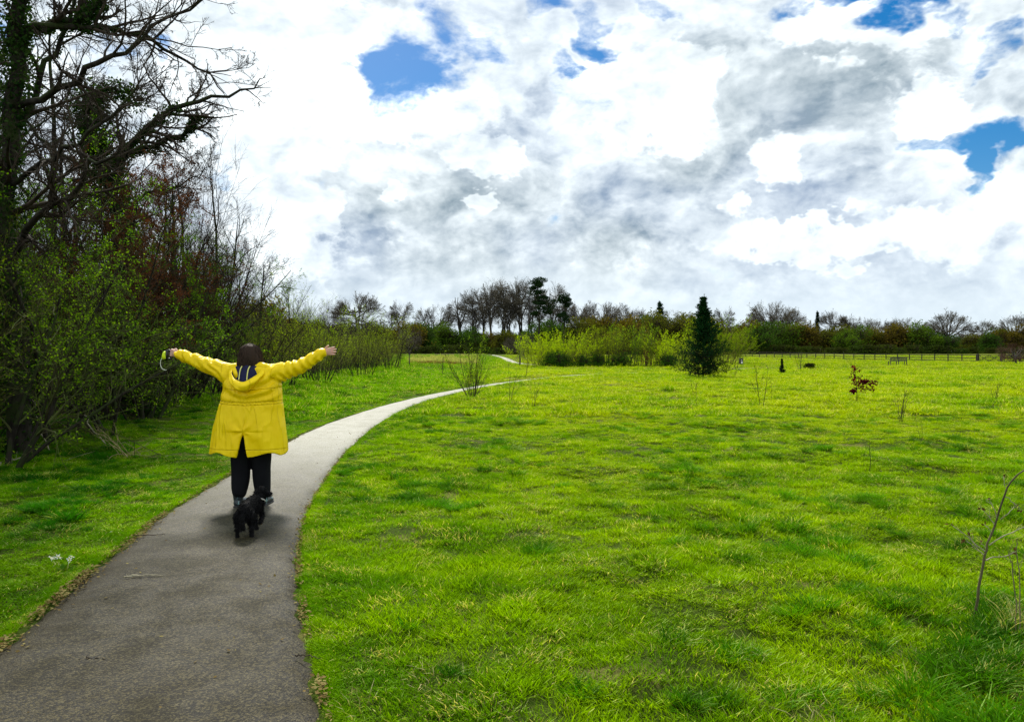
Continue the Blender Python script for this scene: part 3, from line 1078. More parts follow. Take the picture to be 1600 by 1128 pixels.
# ---- spruce / fir
def conifer(name, seed, H=5.0, W=1.35, whorls=26, per=11, needle=.10, col=(.010, .034, .014), dens=1.0, rag=.18):
    rng = np.random.default_rng(seed)
    mt = leafy(name + '_needles', (col, tuple(c * 1.5 for c in col), tuple(c * 2.4 for c in col)), .12, pscale=2.0, gloss=0)
    z = np.repeat(np.linspace(.05, .93, whorls), per)
    z = np.clip(z + rng.normal(0, .012, len(z)), .03, .95)
    env = W * np.interp(z, [0, .08, .2, .30, .40, .52, .65, .80, .9, 1], [.60, .95, 1.0, .84, .60, .44, .32, .20, .12, .02])
    a = rng.uniform(0, 2 * np.pi, len(z))
    L = env * rng.uniform(1 - rag * 2.2, 1 + rag, len(z))
    el = np.interp(z, [0, .3, .8, 1], [.05, .18, .45, .7])
    d = np.c_[np.cos(a) * np.cos(el), np.sin(a) * np.cos(el), np.sin(el)]
    o = np.c_[np.zeros(len(z)), np.zeros(len(z)), z * H]
    P1, R1 = grow(rng, o, d, L, np.full(len(z), .014) * (1.2 - z), np.full(len(z), .003), 6, .06, .03)
    P2, R2 = spawn(rng, P1, R1, 9, .12, 1, 48, .36, 4, .08, .03, .6, .4, .002, flat=.6)
    tot = np.concatenate([P2.reshape(-1, 3)[:0], ])
    C = Acc()
    def needles(P, per_, s):
        idx = np.repeat(np.arange(len(P)), per_)
        t = rng.uniform(0, 1, len(idx))
        oo, tg, _, _ = interp_poly(P[idx], t)
        dd = unit(tg * .7 + unit(rng.normal(size=oo.shape)) * .9)
        ss = s * rng.uniform(.6, 1.2, len(idx))
        w = unit(np.cross(dd, rng.normal(size=oo.shape))) * (ss * .13)[:, None]
        dd = dd * ss[:, None]
        V = np.stack([oo - w, oo + w, oo + dd + w * .3, oo + dd - w * .3], 1).reshape(-1, 3)
        return V, np.arange(len(idx) * 4).reshape(-1, 4)
    C.add(tubes(P1, R1, 3), 0).add(tubes(P2, R2, 3), 0)
    C.add(needles(P1, int(14 * dens), needle), 1).add(needles(P2, int(9 * dens), needle * .9), 1)
    Pt, Rt = grow(rng, np.array([[0, 0, -.1]]), np.array([[0, 0, 1.0]]), np.array([H + .1]), np.array([.05]), np.array([.004]), 12, .015, .1)
    C.add(needles(Pt[:, 8:], 120, needle * .7), 1)
    return make_plant(name, Acc().add(tubes(Pt, Rt, 7)), C, [M_BARK], [M_TWIG, mt], smooth=False)


# ---- scots pine: bare stem, layered dark pads
def pine(name, seed, H=18, pads=9):
    rng = np.random.default_rng(seed)
    P0, R0 = grow(rng, np.array([[0, 0, -.2]]), np.array([[.02, 0, 1.0]]), np.array([H * .92]), np.array([.32]), np.array([.08]), 9, .04, .05)
    P1, R1 = spawn(rng, P0, R0, pads * 2, .45, 1, 62, .22, 6, .12, .12, .5, .3, .03, flat=.3)
    T = Acc().add(tubes(P0, R0, 8)).add(tubes(P1, R1, 5))
    C = Acc()
    n = 260
    for e in list(P1[:, -1]) + [P0[0, -1]]:
        rx = rng.uniform(.9, 1.7)
        dd = unit(rng.normal(size=(n, 3))) * (rng.uniform(.2, 1, n) ** .5)[:, None]
        p = e + dd * np.array([rx, rx, rx * .38]) + np.array([0, 0, .1])
        a = unit(rng.normal(size=(n, 3)) + np.array([0, 0, .6])) * .28; c = unit(np.cross(a, rng.normal(size=(n, 3)))) * .08
        C.add((np.stack([p - a * .3, p + c, p + a, p - c], 1).reshape(-1, 3), np.arange(n * 4).reshape(-1, 4)), 0)
    m_ = leafy(name + '_needles', ((.008, .020, .008), (.012, .03, .010), (.022, .045, .016)), .15, gloss=0, pscale=.5)
    return make_plant(name, T, C, [M_BARK], [m_], smooth=False)


# ---- ivy or leaf mass hugging given polylines
def ivy_on(rng, P, n, rad, size, tmax=1.0):
    idx = rng.integers(0, len(P), n)
    t = rng.uniform(0, tmax, n)
    o, tg, _, _ = interp_poly(P[idx], t)
    cl = .6 + .8 * vnoise(o[:, 0] * 2.3 + o[:, 2] * 1.7, o[:, 1] * 2 + o[:, 2] * 2.6, 5)
    off = unit(rng.normal(size=o.shape)) * (rad * cl * rng.uniform(.3, 1, n))[:, None]
    o = o + off - np.array([0, 0, .02])
    a = unit(off * .5 + rng.normal(size=o.shape) * .05 + np.array([0, 0, -.03]))
    c = unit(np.cross(a, rng.normal(size=o.shape)))
    s = size * rng.uniform(.6, 1.3, n)
    a, c = a * s[:, None], c * (s * .45)[:, None]
    return np.stack([o, o + a * .4 + c, o + a, o + a * .4 - c], 1).reshape(-1, 3), np.arange(n * 4).reshape(-1, 4)


def limb(pts, r0, r1, K=14, rng=None, wob=.02):
    """a limb through hand placed points"""
    p = np.array(pts, float)
    p = smooth_line3(p, 1)
    s = np.linspace(0, len(p) - 1, K)
    P = np.stack([np.interp(s, np.arange(len(p)), p[:, j]) for j in range(3)], 1)
    if rng is not None: P[1:-1] += rng.normal(0, wob, (K - 2, 3))
    Rd = np.linspace(r0, r1, K)
    return P[None], Rd[None]


def smooth_line3(P, it):
    for _ in range(it):
        Q = [P[0]]
        for a, c in zip(P[:-1], P[1:]): Q += [.75 * a + .25 * c, .25 * a + .75 * c]
        Q.append(P[-1]); P = np.array(Q)
    return P


# ================================================================== the near trees at the left edge
def guided_tree(name, seed, trunk, limbs, label, n1=9, n2=6, n3=5, l1=.42, rmin=.003, ivy=None, up=.02, wobf=1.0, cm=None):
    rng = np.random.default_rng(seed)
    base = np.array(trunk[0][0][0])
    loc = (base[0], base[1], hz1(base[0], base[1]) - .03)
    off = np.array([base[0], base[1], loc[2]])
    T, C = Acc(), Acc()
    allP = []
    for pts, r0, r1 in trunk:
        P, Rd = limb([np.array(q) - off for q in pts], r0, r1, 16, rng, .03)
        T.add(tubes(P, Rd, 9)); allP.append(P)
        P1, R1 = spawn(rng, P, Rd, 7, .35, 1, 55, .25, 6, .16 * wobf, up, .35, .3, rmin * 2)
        P2, R2 = spawn(rng, P1, R1, 6, .2, 1, 45, .5, 5, .2 * wobf, up, .6, .35, rmin * 1.3)
        P3, R3 = spawn(rng, P2, R2, 5, .2, 1, 45, .5, 4, .2 * wobf, up, .65, .4, rmin)
        C.add(tubes(P1, R1, 4)).add(tubes(P2, R2, 3)).add(tubes(P3, R3, 3))
    for pts, r0, r1 in limbs:
        P, Rd = limb([np.array(q) - off for q in pts], r0, r1, 16, rng, .035)
        T.add(tubes(P, Rd, 7)); allP.append(P)
        P1, R1 = spawn(rng, P, Rd, n1, .12, .98, 48, l1, 7, .17 * wobf, up, .55, .3, rmin * 2, lshape=.3)
        P2, R2 = spawn(rng, P1, R1, n2, .15, 1, 45, .48, 6, .2 * wobf, up, .6, .35, rmin * 1.4)
        P3, R3 = spawn(rng, P2, R2, n3, .15, 1, 42, .5, 5, .2 * wobf, up, .65, .4, rmin)
        P4, R4 = spawn(rng, P3, R3, 4, .2, 1, 45, .6, 3, .2 * wobf, up, .7, .5, rmin * .8)
        C.add(tubes(P1, R1, 5)).add(tubes(P2, R2, 3)).add(tubes(P3, R3, 3)).add(tubes(P4, R4, 3))
        Pe, Re = spawn(rng, P, Rd, 5, .8, 1, 30, .22, 5, .15, up, .7, .35, rmin)
        C.add(tubes(Pe, Re, 3))
    root = make_plant(name, T, C, [M_BARK], [cm or M_TWIG])
    root.location = loc
    if ivy:
        I = Acc()
        for which, n, rad, size, tm_ in ivy:
            I.add(ivy_on(rng, np.concatenate([allP[w] for w in which]), n, rad, size, tm_), 0)
        kid(link('ivy', I.mesh(name + '_ivy', [M_IVY], False), root), root)
    tag(root, label, 'tree')
    return root


Ya = 11.0
A = lambda px, py, dy=0: at(px, py, Ya + dy)
gx, gy = G(40, 722)
guided_tree('ivy_clad_tree', 101,
            [([(gx, gy, -.1), A(22, 560), A(14, 420), A(12, 330), A(20, 200), A(30, 80), A(44, -40), A(50, -170)], .17, .07)],
            [([A(32, 62), A(75, 38, .2), A(140, 30, .4), A(166, 14, .6), A(178, -30, .9), A(215, -90, 1)], .085, .03),
             ([A(30, 52), A(125, 42, .3), A(160, 46, .5), A(200, 58, .7), A(236, 62, .8), A(262, 84, .9), A(302, 102, 1), A(322, 116, 1.1), A(352, 148, 1.1)], .055, .008),
             ([A(22, 175), A(80, 146, -.2), A(135, 124, -.4), A(165, 96, -.5), A(215, 74, -.5), A(255, 40, -.4), A(310, 8, -.3), A(350, -20, -.3)], .055, .008),
             ([A(16, 215), A(50, 165, .3), A(85, 100, .6), A(115, 50, .8), A(122, -10, .9), A(140, -90, 1)], .06, .012),
             ([A(14, 300), A(50, 262, -.5), A(110, 238, -.8), A(160, 200, -1.0), A(195, 160, -1), A(220, 130, -1)], .045, .008),
             ([A(12, 420), A(45, 352, -.6), A(100, 310, -1), A(150, 262, -1.3), A(190, 235, -1.5)], .06, .015),
             ([A(12, 380), A(-40, 300, .3), A(-90, 200, .5), A(-150, 100, .6)], .06, .012),
             ([A(36, 10), A(90, -40, .5), A(180, -90, .8), A(290, -110, 1), A(370, -90, 1)], .06, .008)],
            'tall bare ivy clad tree at the far left edge, heavy limbs over the thicket',
            n1=15, n2=7, n3=5, l1=.34, ivy=[((0,), 9500, .26, .055, 1), ((1,), 1900, .13, .045, .6), ((2,), 600, .07, .04, .35), ((4,), 500, .10, .04, .8)])

Yb = 16.5
Bq = lambda px, py, dy=0: at(px, py, Yb + dy)
gx, gy = G(262, 664)
guided_tree('leaning_ivy_tree', 202,
            [([(gx - .5, gy, -.1), Bq(215, 560), Bq(195, 450), Bq(185, 350), Bq(168, 270), Bq(150, 215), Bq(140, 150)], .15, .10)],
            [([Bq(178, 300), Bq(200, 228, -.2), Bq(238, 196, -.3), Bq(282, 166, -.3), Bq(330, 156, -.2), Bq(384, 146, 0), Bq(416, 124, 0)], .10, .007),
             ([Bq(172, 262), Bq(215, 236, .3), Bq(262, 222, .4), Bq(296, 212, .4), Bq(303, 196, .4), Bq(310, 186, .4)], .07, .035),
             ([Bq(150, 230), Bq(130, 190, .4), Bq(160, 150, .6), Bq(190, 140, .8), Bq(215, 160, 1), Bq(235, 152, 1)], .06, .01),
             ([Bq(165, 280), Bq(120, 260, .3), Bq(70, 225, .5), Bq(30, 170, .8), Bq(0, 120, 1)], .07, .012),
             ([Bq(180, 340), Bq(240, 300, -.4), Bq(290, 290, -.5), Bq(330, 262, -.6)], .04, .006)],
            'ivy choked tree behind the thicket whose long limb reaches right against the clouds',
            n1=14, n2=7, n3=5, l1=.30, ivy=[((0,), 9000, .50, .07, 1), ((1,), 1700, .16, .05, .50), ((2,), 1900, .10, .055, 1), ((3,), 2200, .32, .06, .8)])

# ================================================================== the thicket along the left
EDGE = np.array([(9.6, -6.9), (12.5, -7.5), (16.3, -8.3), (20.8, -9.1), (28.8, -8.8), (41.6, -9.2), (56, -10.0), (70, -10.6)])
edge_x = lambda y: float(np.interp(y, EDGE[:, 0], EDGE[:, 1]))

haw = [thicket_shrub('hawthorn_shrub', 11 + i, 4.6 + .5 * i, 7, .038, 3, lean=.62, dens=1.2, drop=.02 * i) for i in range(3)]
haz = [fan_shrub('hazel_shrub', 31 + i, 5.6 + .5 * i, 11, .42, M_TWIG, 0, ang=30, per1=15, per2=8, r=.022, wob=.05, up=-.012) for i in range(2)]
greenfan = [fan_shrub('sallow_shrub', 41 + i, 4.2, 20, .50, M_TWIG_OLIVE, 3, .036, ang=28, per1=11, per2=6, r=.022, spread=.6) for i in range(2)]
beech = [bare_tree('beech_tree', 51, 8.2, .07, 15, 42, .12, .5, 8, 6, 4, .10, .06, .0035, M_TWIG_RED, M_COPPER, 2, .055, stems=3, lean=.18)]
tallbare = [bare_tree('ash_tree', 61 + i, 10.5, .12, 14, 45, .18, .42, 7, 6, 4, .11, .05, .0045, M_TWIG, None, 0, stems=2, lean=.12) for i in range(2)]

rng = random.Random(5)
near_desc = ['with pale dead twigs at its foot', 'with fresh green leaves', 'leaning over the verge', 'with a dark mossy stem', 'half hidden by its neighbours']
front = [
    # (proto, photo-ground pixel, scale, rot, colour, label, cat)
    (haw[0], (20, 738), .92, 0.3, (1, 1, 1, 1), 'green-leaved hawthorn nearest the camera at the left edge, under the ivy clad tree'),
    (haw[1], (118, 706), .90, 2.1, (.8, .9, .7, 1), 'hawthorn with pale dead twigs at its foot, second from the left edge of the thicket'),
    (haw[2], (185, 690), .80, 4.0, (.9, 1.1, .8, 1), 'bushy green hawthorn above the tangle of straw coloured branches'),
    (haw[0], (240, 668), .95, 1.2, (.8, .9, .7, 1), 'dark stemmed hawthorn directly below the dog lead in the raised hand'),
    (haz[0], (262, 650), 1.02, .4, None, 'bare hazel whose grey shoots rise behind the left sleeve of the yellow coat'),
    (haw[1], (300, 642), .86, 5.1, (.75, .85, .6, 1), 'hawthorn seen between the left sleeve and the left hem of the yellow coat'),
    (haz[1], (335, 632), .95, 2.6, None, 'tall bare hazel fanning up behind the head in the yellow hood'),
    (greenfan[0], (395, 622), 1.0, 1.0, (2.0, 1.5, .7, 1), 'olive sallow just behind the right shoulder of the yellow coat'),
    (greenfan[1], (450, 616), .90, 3.3, (2.2, 1.6, .7, 1), 'olive sallow below the outstretched right arm'),
    (greenfan[0], (508, 608), .86, 5.0, (2.4, 1.9, .7, 1), 'dense stemmed sallow on the verge just right of the outstretched hand'),
    (greenfan[1], (572, 596), .95, .5, (2.3, 1.8, .7, 1), 'upright sallow clump, second from the right end of the thicket'),
    (greenfan[0], (618, 583), 1.05, 2.2, (2.0, 1.5, .7, 1), 'dark based sallow standing at the right end of the thicket'),
]
for pr, (px, py), s, rz, colr, lab in front:
    x, y = G(px, py)
    x -= .25 * s
    place(pr, (x, y, hz1(x, y) - .02), rz, s, lab, 'shrub', 'shrubs along the front of the thicket', colr)

# rows behind the front row
cnt = 0
for row_i, (off, protos, smin, smax) in enumerate((
        (1.3, haw + greenfan[:1], .75, .95), (2.8, haw[:2] + haz, .8, 1.0), (4.6, haz + haw[:1] + haz, .9, 1.15), (7.0, haz, 1.0, 1.3))):
    y = 8.0 + row_i * .8
    while y < 74:
        pr = protos[rng.randrange(len(protos))]
        if y > 24 and row_i < 2 and rng.random() < .75: pr = greenfan[rng.randrange(2)]
        x = edge_x(y) - off + rng.uniform(-.4, .4)
        s = rng.uniform(smin, smax) * (1.0 if y < 24 else np.interp(y, [24, 30, 75], [.85, .66, .88]))
        v = rng.uniform(.6, 1.05)
        place(pr, (x, y, hz1(x, y) - .02), rng.uniform(0, 6.28), (s, s, s * rng.uniform(.9, 1.08)),
              'bare twiggy shrub deep in the thicket behind the front row', 'shrub', 'shrubs deep in the thicket', ((v * .9, v * .8, v * .5, 1) if y < 24 else (v * 2.0, v * 1.5, v * .6, 1)))
        y += rng.uniform(1.1, 1.7) * (1 + y / 60)
        cnt += 1
print('THICKET', cnt)

# taller trees rising out of the thicket
taller = [
    (beech[0], -9.1, 17.2, .80, 0.0, 'reddish young beech still holding dead copper leaves above the hawthorns'),
    (beech[0], -9.3, 20.6, .85, 2.0, 'second copper leaved beech, just behind and right of the first'),
    (beech[0], -8.5, 15.4, .68, 4.0, 'small copper leaved beech close to the leaning ivy tree'),
    (tallbare[0], -13.5, 13.5, 1.0, .7, 'tall bare ash behind the ivy clad tree at the left edge'),
    (tallbare[1], -12.2, 19.5, .92, 2.2, 'tall bare ash behind the leaning ivy tree'),
    (tallbare[0], -12.6, 27.0, .82, 4.1, 'bare ash with fine twigs sloping down to the right, behind the beeches'),
    (tallbare[1], -13.2, 33.5, .70, 5.3, 'smaller bare ash in the dip of the thicket top, left of the raised head'),
    (tallbare[0], -16.5, 22.0, 1.05, 1.9, 'tall bare ash deepest in the wood'),
    (tallbare[0], (300 - 800) / F * 22, 22.0, .70, 5.0, 'bare ash rising straight behind the left sleeve, right of the copper beeches'),
    (tallbare[1], (345 - 800) / F * 25, 25.0, .64, 1.0, 'bare ash above the left shoulder of the yellow coat'),
    (tallbare[0], (392 - 800) / F * 28.5, 28.5, .52, 2.4, 'shorter bare ash exactly above the raised head'),
    (tallbare[1], -10.2, 13.0, .86, 2.9, 'bare ash crowding close behind the ivy clad tree'),
    (tallbare[0], -10.8, 16.0, .92, 5.6, 'bare ash between the ivy clad tree and the leaning ivy tree'),
    (tallbare[1], -15.5, 11.0, 1.05, 3.7, 'tall bare ash deep in the wood at the left frame edge'),
]
for pr, x, y, s, rz, lab in taller:
    place(pr, (x, y, hz1(x, y) - .03), rz, s, lab, 'tree', None, None)
# fans whose fine shoots arch out to the right against the clouds
for k, (px, Y, s, rz, lean_) in enumerate(((296, 21.0, 1.0, .5, .32), (330, 24.5, 1.05, 1.9, .36), (362, 28.0, 1.0, 3.1, .34), (240, 17.8, 1.0, 5.0, .22), (312, 22.5, 1.1, 2.6, .42), (270, 19.5, 1.08, 4.2, .30))):
    x = (px - 800) / F * Y - .6
    place(haz[k % 2], (x, Y, hz1(x, Y) - .02), rz, (s, s, s),
          ['hazel whose fine shoots arch right against the clouds, above the left sleeve',
           'hazel whose fine shoots arch right against the clouds, above the raised head',
           'hazel at the right end of the tall shoots above the raised head',
           'hazel whose shoots cross the red beech leaves', 'hazel leaning hardest to the right among the tall shoots',
           'hazel rising between the leaning ivy tree and the arching shoots'][k], 'shrub', 'tall hazels of the thicket', None, (0, lean_))
# slender birch poking above the sallows
birch = bare_tree('birch_tree', 77, 6.6, .05, 13, 30, .3, .30, 5, 4, 0, .07, .06, .006, M_TWIG)
x, y = (452 - 800) / F * 34, 34.0
place(birch, (x, y, hz1(x, y)), 1.0, 1.0, 'slender bare birch standing alone above the shrubs, over the outstretched right arm', 'tree')
place(birch, ((402 - 800) / F * 30, 30.0, .1), 3.0, .88, 'thin birch with dark seed clusters rising right of the raised head', 'tree')
mound = hedge_bush('rounded_willow', 88, 5.4, 3.2, 5200, .17, 900)
place(mound, ((432 - 800) / F * 52, 52, 0), .4, (1, 1, .96), 'rounded brown-olive willow behind the birch, left of the distant oak', 'tree', None, (2.0, 1.35, .9, 1))

# ================================================================== far trees and hedges
rng = random.Random(21)
HB = [hedge_bush('hedge_bush', 301 + i, 7.6, 4.4 + .3 * i, 6500, .22, 1100) for i in range(4)]
BT = [dome_tree('round_bare_tree', 401 + i, 12, 10.5 + i, .20, .34, 15, 8, 6, 5, .026) for i in range(3)]
TT = [dome_tree('tall_bare_tree', 421 + i, 18, 7.5 + i * .8, .30, .26, 16, 7, 6, 5, .024, ctr=.64, lo=-.2, stems=2) for i in range(3)]
SP = [dome_tree('slender_bare_tree', 431 + i, 11, 4.6, .25, .12, 16, 6, 6, 4, .016, ctr=.60) for i in range(2)]


_TH = {}


def true_h(p):
    if p.name not in _TH:
        h = 0
        for ch in KIDS[p.name]:
            co = np.empty(len(ch.data.vertices) * 3, np.float32); ch.data.vertices.foreach_get('co', co)
            h = max(h, float(np.quantile(co[2::3], .998)))
        _TH[p.name] = h
    return _TH[p.name]


def far(proto, px, top, Y, H, label, cat='tree', group=None, color=None, wide=1.0, rz=None):
    """stand a plant of nominal height H so that its top reaches a photo row at depth Y"""
    if proto in BT + TT + SP and Y >= 150: Y += 58      # the tall trees stand behind the hedgerow
    x = (px - 800) / F * Y
    z0 = hz1(x, Y) - .1
    zt = EYE + (HOR - top) / F * Y
    s = (zt - z0) / true_h(proto)
    return place(proto, (x, Y, z0), rng.uniform(0, 6.28) if rz is None else rz, (s * wide, s * wide, s), label, cat, group, color)


olive, dkgreen, brown, green, yel = (1.15, 1.05, .7, 1), (.50, .95, .7, 1), (1.35, .90, .75, 1), (.85, 1.30, .6, 1), (1.9, 1.7, .7, 1)
hedge_prof = [  # photo column, top row, colour, words
    (400, 498, olive, 'behind the raised head'), (440, 500, dkgreen, 'behind the slender birch'), (480, 503, olive, 'behind the outstretched hand'), (520, 503, brown, 'just left of the distant oak'), (560, 506, green, 'below the distant oak'),
    (600, 506, olive, 'just right of the distant oak'), (636, 503, brown, 'where the thicket ends'), (664, 502, dkgreen, 'above the reeds'), (694, 500, green, 'under the left edge of the tall tree clump'),
    (725, 512, dkgreen, 'behind the lone bush by the path'), (757, 516, brown, 'under the middle of the tall clump'), (790, 514, olive, 'under the pines of the tall clump'), (824, 508, green, 'left of the yellow willows'),
    (866, 500, dkgreen, 'above the yellow willows'), (905, 498, olive, 'above the reddish coppice'), (945, 494, brown, 'above the middle of the coppice'), (985, 492, brown, 'below the dark far pine'), (1025, 488, olive, 'right of the far pine'),
    (1065, 490, olive, 'just left of the spruce'), (1105, 494, olive, 'hidden behind the spruce'), (1150, 503, brown, 'right of the spruce'), (1184, 505, dkgreen, 'above the black bin'), (1222, 503, green, 'above the pale patch of path'),
    (1258, 505, brown, 'left of the little far fir'), (1292, 508, olive, 'above the low round shrub'), (1328, 508, green, 'above the red-leaved sapling'), (1366, 510, (1.6, 1.25, .75, 1), 'left of the bench'),
    (1402, 505, brown, 'right behind the bench'), (1436, 506, green, 'left of the big oak'), (1474, 522, dkgreen, 'below the big oak'), (1510, 523, olive, 'left of the field gate'), (1546, 522, dkgreen, 'behind the field gate'),
    (1582, 512, brown, 'behind the twisted hawthorn at the right edge'), (1620, 508, brown, 'off the right edge'), (1660, 508, green, 'beyond the right edge'), (1700, 510, olive, 'beyond the right edge')]
cname = {id(olive): 'olive', id(dkgreen): 'dark green', id(brown): 'brown', id(green): 'green'}
for i, (px, top, c, w) in enumerate(hedge_prof):
    Y = 218 + rng.uniform(-8, 10)
    if px > 1120: Y += 12
    v = rng.uniform(.85, 1.1)
    far(HB[i % 4], px + rng.uniform(-4, 4), top + rng.uniform(-2, 3), Y, 8.0, '%s hedge bush in the far hedgerow, %s' % (cname.get(id(c), 'yellowish brown'), w), 'bush', 'bushes of the far hedgerow',
        (c[0] * v, c[1] * v, c[2] * v, 1), 1.15)
px = 385
while px < 1740:        # a second, deeper row closes the gaps
    top = np.interp(px, [400, 640, 720, 790, 860, 1020, 1150, 1300, 1460, 1600], [502, 506, 515, 518, 505, 492, 505, 508, 520, 512]) + rng.uniform(-2, 6)
    c = rng.choice([olive, dkgreen, brown, green])
    far(HB[rng.randrange(4)], px, top, 245 + rng.uniform(-5, 12), 8.0, 'dull bush in the rear row of the far hedgerow, seen between the front bushes', 'bush', 'rear row of the far hedgerow',
        (c[0] * .8, c[1] * .8, c[2] * .8, 1), 1.25)
    px += rng.uniform(18, 30)
# low dark skirt at the foot of the hedgerow
low = hedge_bush('low_bramble', 330, 2.6, 3.2, 1500, .22, 120)
px = 645
while px < 1720:
    if not (1080 < px < 1130):
        Y = 208 if px < 1120 else 218
        far(low, px, 540 + rng.uniform(-4, 3), Y + rng.uniform(-3, 3), 2.8, 'low dark bramble along the foot of the far hedgerow', 'bush', 'brambles at the foot of the far hedgerow',
            (.45, .62 + rng.uniform(-.12, .15), .5, 1), 1.5)
    px += rng.uniform(17, 26)

far(BT[0], 561, 455, 150, 12.0, 'round crowned bare oak on the horizon above the outstretched hand', wide=1.0, rz=.4)
far(SP[0], 628, 470, 190, 11, 'thin pale bare tree right of the round oak')
far(SP[1], 610, 480, 190, 11, 'faint thin bare tree just right of the round oak crown')
far(BT[1], 677, 478, 200, 12.0, 'small round bare tree between the oak and the tall clump', wide=.8)
for i, (px, top, Y, w) in enumerate(((722, 462, 190, 1.2), (741, 452, 184, 1.1), (757, 443, 190, 1), (772, 438, 182, 1), (786, 436, 190, 1), (800, 436, 184, 1), (814, 437, 192, 1), (829, 436, 184, 1), (862, 442, 188, 1.0), (876, 462, 184, 1.2))):
    far(TT[i % 3], px, top, Y, 17.8, ['leftmost and lowest tree of the tall bare clump', 'second tree from the left in the tall bare clump', 'third tree from the left in the tall bare clump',
        'fourth tree from the left in the tall bare clump', 'middle tree of the tall bare clump', 'topmost bare tree just right of the middle of the clump', 'bare tree two places left of the pine in the clump',
        'bare tree directly left of the tall pine', 'bare tree directly right of the tall pine', 'rightmost bare tree of the tall clump'][i], group='tall trees of the clump on the horizon', wide=w)
far_cedar = conifer('far_cedar', 521, 9.0, 3.0, 11, 8, .45, (.008, .026, .012), .45, .3)
pn = [pine('scots_pine', 501, 18, 12), pine('scots_pine', 502, 16, 10)]
far(pn[0], 844, 433, 183, 17.5, 'dark topped scots pine, tallest of the clump on the horizon', rz=1.0)
far(pn[1], 880, 458, 180, 16, 'lower scots pine with dark pads on the right side of the clump', rz=2.5, wide=.7)
far(SP[0], 906, 473, 200, 11, 'thin bare tree right of the tall clump', wide=.9)
far(SP[1], 922, 470, 205, 11, 'slightly taller thin bare tree left of the dome shaped tree', wide=.8)
far(BT[2], 940, 473, 200, 12.0, 'dome shaped bare tree between the clump and the dark pine')
far(SP[1], 974, 473, 215, 11, 'faint bare tree right of the dome shaped one', wide=.8)
far(BT[0], 993, 480, 215, 12.0, 'low bare tree just left of the small dark pine', wide=.9)
far(far_cedar, 1031, 471, 262, 9, 'small dark conifer left of the spruce on the skyline', rz=.3, wide=1.1)
far(BT[1], 1058, 485, 215, 12.0, 'low bare tree between the small pine and the spruce', wide=.9)
far(SP[0], 1131, 481, 170, 11, 'narrow bare tree just right of the spruce', wide=1.0)
far(BT[1], 1205, 472, 205, 12.0, 'bare tree with a wide crown, left of the little fir on the skyline', wide=.95, rz=2)
far(BT[2], 1230, 478, 207, 12.0, 'bare tree overlapping the wide crowned one on its right side', wide=.8)
far(SP[1], 1180, 490, 215, 11, 'low thin bare tree on the skyline above the bin', wide=1.3)
fir = conifer('far_fir', 520, 9.0, 1.9, 14, 9, .42, (.006, .020, .008), .5)
far(fir, 1277, 486, 262, 9.0, 'little dark fir on the skyline between two bare trees', rz=0, wide=.75)
far(BT[0], 1301, 484, 205, 12.0, 'broad bare tree just right of the little fir', wide=.95)
far(SP[0], 1328, 492, 210, 11, 'thin bare tree right of the broad one', wide=1.2)
far(BT[2], 1358, 497, 215, 12.0, 'low bare tree on the skyline above the bench', wide=1.0)
far(BT[1], 1415, 497, 222, 12.0, 'low bare tree left of the great oak', wide=1.2)
oak = dome_tree('great_oak', 441, 12, 14, .12, .42, 15, 8, 6, 5, .036, ctr=.52, stems=3)
far(oak, 1481, 484, 250, 12.0, 'great many-stemmed bare oak standing above the hedge near the right edge', wide=1.0, rz=1.3)
far(BT[0], 1537, 499, 215, 12.0, 'lower bare tree between the great oak and the right edge', wide=.9)
far(oak, 1584, 489, 255, 12.0, 'crooked dark bare oak at the right edge above the hedge', wide=.85, rz=3.3)
far(SP[1], 1455, 500, 225, 11, 'thin bare tree against the left side of the great oak', wide=1.1)
far(SP[0], 1395, 500, 225, 11, 'thin bare tree on the skyline just left of the bench', wide=1.1)

# twisted flowering tree at the right edge, before the fence
haw_t = dome_tree('field_hawthorn', 450, 3.6, 4.6, .28, .15, 14, 8, 7, 4, .009, ctr=.62, twig=M_TWIG_RED)
far(haw_t, 1588, 529, 96, 3.5, 'small twisted hawthorn with reddish twigs in front of the fence at the right edge', wide=1.3, rz=.5)
M_PALE_LEAF = M_LEAF

